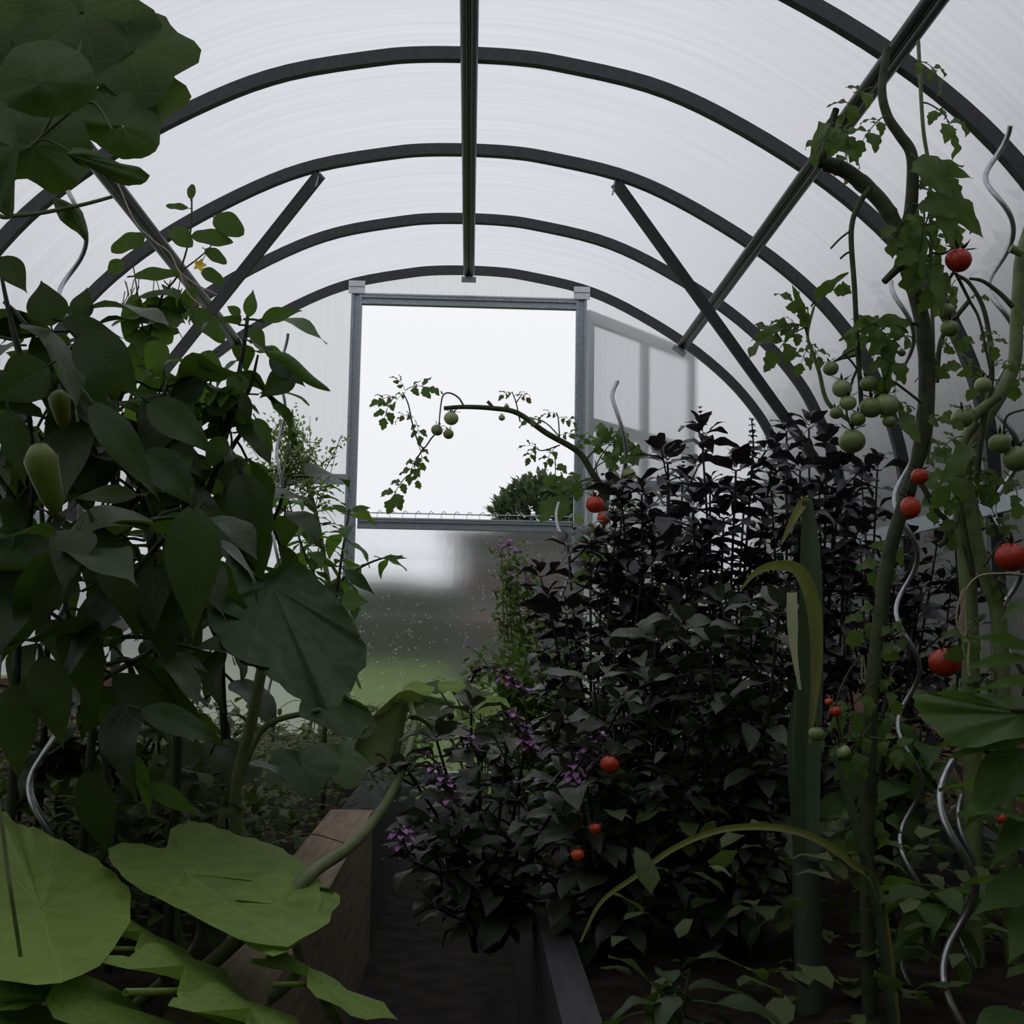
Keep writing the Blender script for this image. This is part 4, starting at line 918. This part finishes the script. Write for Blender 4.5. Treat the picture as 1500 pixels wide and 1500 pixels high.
for a, b in (((1246, 338), (1217, 364)), ((1248, 368), (1231, 379)), ((1258, 545), (1238, 520)), ((1256, 510), (1225, 528))): mb.tube(spline(WP([a, ((a[0] + b[0]) / 2, (a[1] + b[1]) / 2 - 2), b], d - .04), 3), .0013, 5)
add('side_shoot', mb, 'stem_t', TA)
mb = MB().tube(spline(WP([(1345, 60), (1352, 185), (1362, 260), (1364, 400), (1367, 520), (1366, 600), (1358, 680)], d + .03), 6), .0024, 7)
add('side_shoot', mb, 'stem_l', TA, True, 'thin pale green side shoot')
mb = MB().tube(spline(WP([(1250, 620), (1213, 590), (1200, 545), (1190, 515), (1183, 490), (1192, 450)], d + .02), 6), taper(.003, .0016), 7)
add('side_shoot', mb, 'stem_l', TA)
for k, (a, b) in enumerate([((1190, 455), (1232, 398)), ((1182, 485), (1168, 420)), ((1175, 478), (1108, 480)), ((1180, 500), (1210, 520)), ((1183, 480), (1122, 510)), ((1170, 480), (1140, 462)), ((1185, 508), (1170, 535)),
   ((1330, 300), (1310, 350)), ((1340, 235), (1420, 252)), ((1345, 275), (1436, 322)), ((1350, 240), (1400, 300)), ((1360, 280), (1440, 350)), ((1340, 330), (1400, 345)), ((1222, 205), (1252, 245)), ((1222, 180), (1192, 212)), ((1210, 190), (1256, 190)), ((1352, 300), (1352, 420)), ((1358, 350), (1372, 440)), ((1350, 480), (1242, 470)), ((1330, 488), (1262, 452)), ((1312, 490), (1298, 566)), ((1340, 500), (1300, 480)), ((1340, 560), (1390, 520)), ((1364, 300), (1342, 380)), ((1300, 170), (1250, 200)), ((1350, 150), (1420, 190)), ((1280, 130), (1220, 150)), ((1330, 90), (1400, 110)), ((1260, 620), (1320, 560)), ((1370, 520), (1420, 480)), ((1345, 620), (1400, 600)), ((1340, 600), (1308, 585)), ((1350, 640), (1400, 660)),
   ((1290, 900), (1330, 960)), ((1295, 880), (1250, 930)), ((1280, 1000), (1220, 1060)), ((1275, 1080), (1340, 1100)), ((1285, 980), (1330, 1030)), ((1276, 1060), (1230, 1130)), ((1272, 1150), (1310, 1230)), ((1310, 780), (1280, 850)), ((1272, 1180), (1220, 1240))]):
    frond(TA, a, b, d + rnd.uniform(-.06, .06), None, k, mul=rnd.uniform(.95, 1.15))
for b_, t_, w_ in (((1345, 240), (1422, 254), 30), ((1372, 278), (1440, 338), 42), ((1342, 232), (1392, 278), 46), ((1345, 300), (1400, 312), 30), ((1208, 188), (1254, 228), 30), ((1212, 180), (1190, 214), 20), ((1372, 300), (1396, 352), 28), ((1345, 320), (1352, 400), 26), ((1302, 500), (1298, 564), 27), ((1334, 474), (1268, 472), 26), ((1290, 470), (1242, 478), 22), ((1194, 442), (1232, 398), 21), ((1180, 482), (1166, 422), 17), ((1160, 478), (1110, 486), 20), ((1365, 380), (1380, 450), 30), ((1425, 655), (1380, 700), 34), ((1320, 610), (1345, 640), 30)):
    hero(TA, 'tomato', b_, t_, w_, d - .03, d - .08, 'lobed', rnd.uniform(.5, 1.2), .3, None, .05, int(t_[0]), .15)
truss(TA, [[(1338, 425), (1360, 375), (1380, 372), (1402, 362)], [(1400, 400), (1420, 440), (1435, 470), (1450, 540)], [(1400, 395), (1385, 415), (1370, 430)]], d - .02, .002)
truss(TA, [[(1350, 590), (1310, 560), (1290, 555), (1275, 575)], [(1256, 540), (1248, 560), (1240, 600), (1246, 625)], [(1256, 520), (1235, 525), (1220, 530)], [(1310, 560), (1300, 568), (1296, 578)]], d - .03, .0016)
truss(TA, [[(1326, 740), (1335, 700), (1345, 690)], [(1322, 745), (1328, 728), (1335, 728)], [(1240, 1120), (1225, 1040), (1240, 990), (1262, 960)], [(1232, 1085), (1210, 1070), (1195, 1060)]], d - .02, .0014)
for a in [(1404, 381, 20, 'red', .3, .5), (1391, 481, 14, 'green', .1, 1), (1386, 455, 12, 'green', .3, 2), (1217, 540, 12, 'green', .2, 3), (1233, 569, 15, 'green_p', .1, 1), (1242, 590, 13, 'green_p', -.2, 2), (1276, 597, 17, 'green', -.2, 4), (1297, 592, 19, 'green_p', .2, 5), (1248, 646, 20, 'green', .05, 0), (1256, 614, 12, 'green', .4, 1), (1272, 562, 13, 'green', .3, 3), (1225, 605, 10, 'green', .2, 2), (1302, 617, 10, 'green', 0, 2), (1334, 743, 15, 'red', .2, 2, 1.25), (1347, 698, 13, 'red', .5, 1), (1321, 517, 6, 'green', 0, 1), (1196, 1075, 12, 'green', .1, 2), (1236, 1101, 10, 'green_p', .6, 3), (1224, 1042, 9, 'red', .2, 1), (1214, 1028, 6, 'orange', .3, 2)]:
    tomato(TA, a[0], a[1], a[2], d - .05, a[3], a[4], a[5], a[6] if len(a) > 6 else 1)

d = 1.62
TB = thing('tomato_plant', ground_px(1462, d), 'tomato plant with a pale forked stem at the right edge, carrying two large red tomatoes', 'tomato plant', 'tomato plants')
mb = MB()
mb.tube(spline([ground_px(1475, d)] + WP([(1475, 1200), (1468, 1000), (1462, 900), (1442, 840), (1428, 780), (1420, 730), (1412, 690), (1410, 650), (1430, 620)], d), 6), taper(.0115, .007), 10)
mb.tube(spline([ground_px(1420, d)] + WP([(1425, 1200), (1422, 1000), (1420, 900), (1415, 820), (1408, 745), (1412, 690), (1425, 655), (1447, 608), (1470, 570), (1486, 530), (1489, 480), (1492, 420), (1497, 370), (1520, 300)], d + .02), 6), taper(.0125, .008), 10)
mb.tube(spline(WP([(1497, 372), (1490, 368), (1480, 364)], d), 3), .006, 7)
mb.tube(spline(WP([(1424, 612), (1440, 598), (1462, 580)], d - .02), 4), taper(.008, .007), 8)
add('stem', mb, 'stem_l', TB)
mb = MB().tube(spline(WP([(1430, 700), (1440, 620), (1452, 560), (1450, 500), (1440, 450), (1420, 415), (1400, 402)], d - .02), 6), taper(.0045, .0025), 7)
mb.tube(spline(WP([(1484, 450), (1465, 430), (1440, 412), (1420, 408)], d), 5), taper(.004, .002), 7).tube(spline(WP([(1372, 560), (1378, 500), (1400, 465), (1420, 440)], d), 5), .0035, 7)
mb.tube(spline(WP([(1340, 690), (1370, 745), (1388, 765), (1385, 790), (1375, 800)], d), 5), .004, 7)
add('side_shoot', mb, 'stem_t', TB)
for k, (a, b) in enumerate([((1410, 650), (1380, 720)), ((1412, 690), (1450, 760)), ((1410, 640), (1370, 650)), ((1430, 640), (1440, 740)), ((1400, 690), (1372, 745)), ((1425, 680), (1470, 720)), ((1412, 720), (1400, 800)), ((1440, 620), (1400, 590)), ((1450, 560), (1415, 520)), ((1450, 540), (1480, 520)), ((1470, 560), (1430, 560)), ((1485, 520), (1510, 580)), ((1440, 480), (1465, 505)), ((1420, 440), (1440, 420)), ((1428, 780), (1480, 760)), ((1420, 740), (1380, 690)), ((1445, 840), (1490, 880)), ((1440, 900), (1400, 950)), ((1462, 960), (1430, 1010)), ((1420, 1000), (1380, 1060)), ((1470, 690), (1510, 740)), ((1400, 410), (1378, 440)), ((1490, 440), (1520, 480)), ((1425, 660), (1405, 700)), ((1410, 700), (1440, 690))]):
    frond(TB, a, b, d + rnd.uniform(-.08, .06), None, k + 3, mul=rnd.uniform(.95, 1.2))
truss(TB, [[(1412, 800), (1425, 842), (1450, 840), (1500, 842)], [(1440, 830), (1470, 790), (1480, 792)], [(1470, 640), (1475, 610), (1500, 600)], [(1440, 900), (1400, 930), (1385, 950)]], d - .03, .002)
for a in [(1464, 650, 17, 'green', .2, 1), (1490, 672, 21, 'green', .3, 2), (1440, 564, 13, 'green_p', .3, 1), (1410, 612, 17, 'green', -.3, 1), (1481, 816, 24, 'red', .1, 1), (1384, 970, 24, 'red', .25, 2), (1465, 1198, 9, 'orange', .1, 0), (1420, 605, 9, 'green', .1, 0)]:
    tomato(TB, a[0], a[1], a[2], d - .06, a[3], a[4], a[5])

d = 3.45
TC = thing('tomato_plant', ground_px(885, d), 'tomato plant whose bare branch arches across the open door with small green fruit', 'tomato plant', 'tomato plants')
mb = MB().tube(spline([ground_px(890, d)] + WP([(892, 1000), (888, 800), (882, 722), (866, 690), (846, 661), (800, 634), (758, 605), (722, 598), (680, 596), (650, 598)], d), 6), taper(.012, .0062), 9)
mb.tube(spline(WP([(886, 760), (893, 700), (900, 660), (915, 640)], d), 5), taper(.008, .005), 7).tube(spline(WP([(724, 600), (718, 592), (714, 588)], d), 3), .005, 6)
add('stem', mb, 'stem_t', TC)
truss(TC, [[(680, 596), (672, 583), (660, 576), (650, 578), (646, 592), (643, 622)], [(650, 612), (655, 612)], [(643, 630), (632, 642), (621, 656), (612, 646), (604, 620), (598, 592), (590, 575)], [(621, 656), (612, 670), (606, 685)], [(648, 577), (646, 573)]], d - .03, .0028)
truss(TC, [[(762, 618), (756, 590), (750, 574)], [(756, 590), (765, 577)], [(820, 648), (818, 615), (815, 604)], [(820, 640), (800, 620), (778, 612)], [(820, 652), (795, 660), (782, 655)], [(880, 715), (874, 690), (872, 675)]], d - .02, .0022)
for k, (a, b) in enumerate([((592, 572), (588, 555)), ((594, 572), (624, 562)), ((594, 575), (580, 582)), ((582, 585), (558, 580)), ((578, 582), (562, 606)), ((606, 612), (590, 604)), ((608, 615), (614, 635)), ((612, 650), (620, 672)), ((612, 668), (600, 690)), ((606, 680), (612, 698)), ((600, 695), (572, 724)), ((750, 576), (740, 574)), ((754, 580), (768, 575)), ((818, 612), (838, 615)), ((816, 610), (806, 600)), ((800, 620), (778, 612)), ((790, 660), (776, 648)), ((785, 655), (776, 665)), ((818, 640), (838, 632)), ((815, 655), (800, 670)), ((840, 660), (858, 640)), ((858, 675), (905, 632)), ((870, 690), (898, 640)), ((868, 690), (912, 660)), ((875, 700), (812, 720)), ((880, 710), (845, 700)), ((895, 690), (925, 650)), ((900, 660), (890, 630)), ((812, 665), (815, 705)), ((885, 760), (860, 800)), ((888, 770), (920, 800)), ((890, 800), (850, 830)), ((888, 740), (930, 740)), ((890, 850), (930, 880))]):
    frond(TC, a, b, d + rnd.uniform(-.06, .06), None, k, mul=1.5)
for a in [(661, 613, 11, 'green_p', .2, 1), (657, 636, 8, 'green', .3, 2), (640, 630, 9, 'green', -.6, 2.5), (735, 612, 5, 'green_p', 0, 0), (897, 699, 11, 'green_p', .2, 1), (921, 694, 10, 'green_p', .2, 4), (871, 739, 14, 'red', .2, 1), (885, 758, 11, 'orange', .4, 2), (742, 596, 4, 'green', 0, 0)]:
    tomato(TC, a[0], a[1], a[2], d - .06, a[3], a[4], a[5])
d = 1.58
TD = thing('tomato_plant', ground_px(960, 1.95), 'low red-fruited tomato vine almost hidden inside the front basil', 'tomato plant', 'tomato plants')
stems(TD, 'stem_t', [[ground_px(960, 1.95), W(920, 1200, 1.7), W(895, 1115, d), W(880, 1190, d + .02)]], .003, .002)
for a in [(893, 1120, 14, 'red', .3, 1), (872, 1214, 9, 'red', .2, 2), (846, 1252, 10, 'orange', .2, 3)]: tomato(TD, a[0], a[1], a[2], d - .12, *a[3:])
frond(TD, (900, 1120), (930, 1160), d, None, 2); frond(TD, (890, 1150), (850, 1180), d, None, 3)

# ------------------------------------------------------------------ green plants in the lower right
d = 1.15
PR = thing('pepper_plant', ground_px(1520, d), 'pepper plant with broad bright green leaves reaching in at the lower right edge', 'pepper plant', 'pepper plants')
qs = stems(PR, 'stem_t', [[ground_px(1520, d)] + WP([(1525, 1300), (1520, 1150), (1515, 1040), (1520, 930)], d), WP([(1520, 1150), (1480, 1110), (1440, 1100)], d), WP([(1515, 1040), (1480, 1040)], d)], .006, .003)
add('leaf', MB().trace((1500, 1046), [(1520, 1025), (1450, 1018), (1395, 1011), (1360, 1016), (1337, 1020), (1345, 1042), (1360, 1062), (1390, 1086), (1422, 1096), (1470, 1084), (1520, 1072)], d, -.01, .02, -.1, .006, 31), 'pepper_up', PR)
for a in [((1505, 966), (1414, 972), 24, 'pepper_up'), ((1510, 950), (1424, 925), 24, 'pepper_up'), ((1510, 1078), (1392, 1100), 30, 'pepper_up'), ((1505, 1098), (1416, 1200), 76, 'pepper_up'), ((1515, 1195), (1452, 1262), 46, 'pepper_up'), ((1520, 1285), (1430, 1330), 60, 'pepper_up'), ((1520, 1000), (1440, 1000), 24, 'pepper_up'), ((1530, 1330), (1480, 1400), 70, 'pepper_up'), ((1505, 880), (1470, 900), 26, 'pepper_up')]:
    hero(PR, a[3], a[0], a[1], a[2], d, d - .05, seed=int(a[1][0]), bend=.5, fold=.25, ruf=.02)
sprinkle(PR, PEPUP, qs[0], 10, .07, .11, 3, .1, .6)
d = 1.8
PQ = pepper(ground_px(1300, d), 'leafy green pepper plant low behind the leek and the lower spiral stake', [[ground_px(1300, d)] + WP([(1300, 1200), (1290, 1080), (1300, 1010)], d), WP([(1300, 1200), (1340, 1120), (1350, 1060)], d), WP([(1300, 1200), (1240, 1130), (1225, 1050)], d)], [18, 14, 14], seed=9, meshes=PEPUP, size=(.06, .10), t0=.1)
d = 1.45
PS = pepper(ground_px(1400, d), 'small green pepper seedling in the bottom right between the spiral stakes', [[ground_px(1380, d)] + WP([(1378, 1330), (1370, 1280)], d), WP([(1378, 1330), (1340, 1300)], d)], [12, 8], seed=10, meshes=PEPUP, size=(.05, .08), t0=.3, r0=.004)
d = 1.15
PT = pepper(ground_px(1000, d), 'low shaded pepper seedling at the bottom edge in front of the basil', [[ground_px(1000, d)] + WP([(1000, 1500), (1010, 1420)], d), WP([(1000, 1500), (960, 1440)], d)], [12, 8], seed=11, size=(.05, .09), t0=.1, r0=.004)

# ------------------------------------------------------------------ spiral stakes, twine, ties
stake(115, 240, 1.62, 17, 177, 'spiral steel stake rising through the pepper leaves to the upper left rib', pi * .8)
stake(72, 1050, 1.5, 22, 200, 'short bright spiral steel stake low in the dark bottom left', .4)
stake(417, 488, 2.6, 5, 120, 'thin spiral stake tip left of the door post, by the curled leaf', .3, .0035)
stake(905, 558, 3.38, 13, 230, 'spiral stake with a straight leaning tip, right of the door', pi, .006, 1)
stake(1461, 185, 1.7, 19, 172, 'tall spiral steel stake near the right edge, beside the red tomato', -.2, .004)
stake(1321, 410, 1.5, 16, 166, 'spiral steel stake winding behind the bent tomato stem', 2.6)
stake(1400, 1110, 1.25, 23, 245, 'thick spiral stake low at the right, left of the broad pepper leaf', 1.2, .0042)
stake(1414, 1165, 1.6, 11, 160, 'thinner low spiral stake just right of the thick one at the lower right', 1.6)
stake(826, 735, 3.3, 11, 150, 'bright spiral stake beside the door post, under the arching tomato branch', 2.2, .0045)
d = 1.45
tag(add('twine', MB().tube(spline(WP([(1291, 893, 1.36), (1286, 905, 1.39), (1285, 960), (1283, 1010), (1284, 1068)], 1.4), 5), .0014, 5).tube(spline(WP([(1264, 960), (1268, 990), (1265, 1000), (1262, 985), (1264, 960)], d - .02), 5), .0012, 5), 'twine', None), 'pale string hanging beside the thick tomato stem', 'twine')
mb = MB(); r = random.Random(6)
for k in range(7):
    x = 1408 + r.uniform(-9, 9); mb.tube(spline(WP([(1412, 862), (x, 885), (1410 + r.uniform(-8, 8), 915), (1414 + r.uniform(-6, 6), 940)], 1.5), 5), .0012, 5)
mb.tube(spline(WP([(1420, 940), (1418, 970), (1420, 990)], 1.5), 4), .0014, 5)
mb.tube(spline(WP([(1405, 880), (1430, 846), (1470, 840), (1510, 843)], 1.5), 5), .0012, 5)
tag(add('twine', mb, 'twine', None), 'knotted jute twine tied round the right edge tomato stem', 'twine')

# ------------------------------------------------------------------ overcast sky
w = bpy.data.worlds.new('overcast'); sc.world = w; w.use_nodes = True
n = w.node_tree; n.nodes.clear(); out = n.nodes.new('ShaderNodeOutputWorld'); bg = n.nodes.new('ShaderNodeBackground')
tc = n.nodes.new('ShaderNodeTexCoord'); sx = n.nodes.new('ShaderNodeSeparateXYZ'); n.links.new(tc.outputs['Generated'], sx.inputs[0])
n.links.new(ramp(n, sx.outputs[2], [(0, (.84, .86, .90)), (.25, (.90, .915, .95)), (1, (1.0, 1.0, 1.03))]), bg.inputs[0])
bg.inputs[1].default_value = 1.0
n.links.new(bg.outputs[0], out.inputs[0])
vs = sc.view_settings
sc.display_settings.display_device = 'sRGB'
vs.view_transform = 'Standard'; vs.look = 'None'; vs.gamma = 1; vs.exposure = 0.0; vs.use_curve_mapping = False
sc.cycles.use_denoising = True
sc.cycles.max_bounces = 9; sc.cycles.diffuse_bounces = 4; sc.cycles.transmission_bounces = 8; sc.cycles.transparent_max_bounces = 12
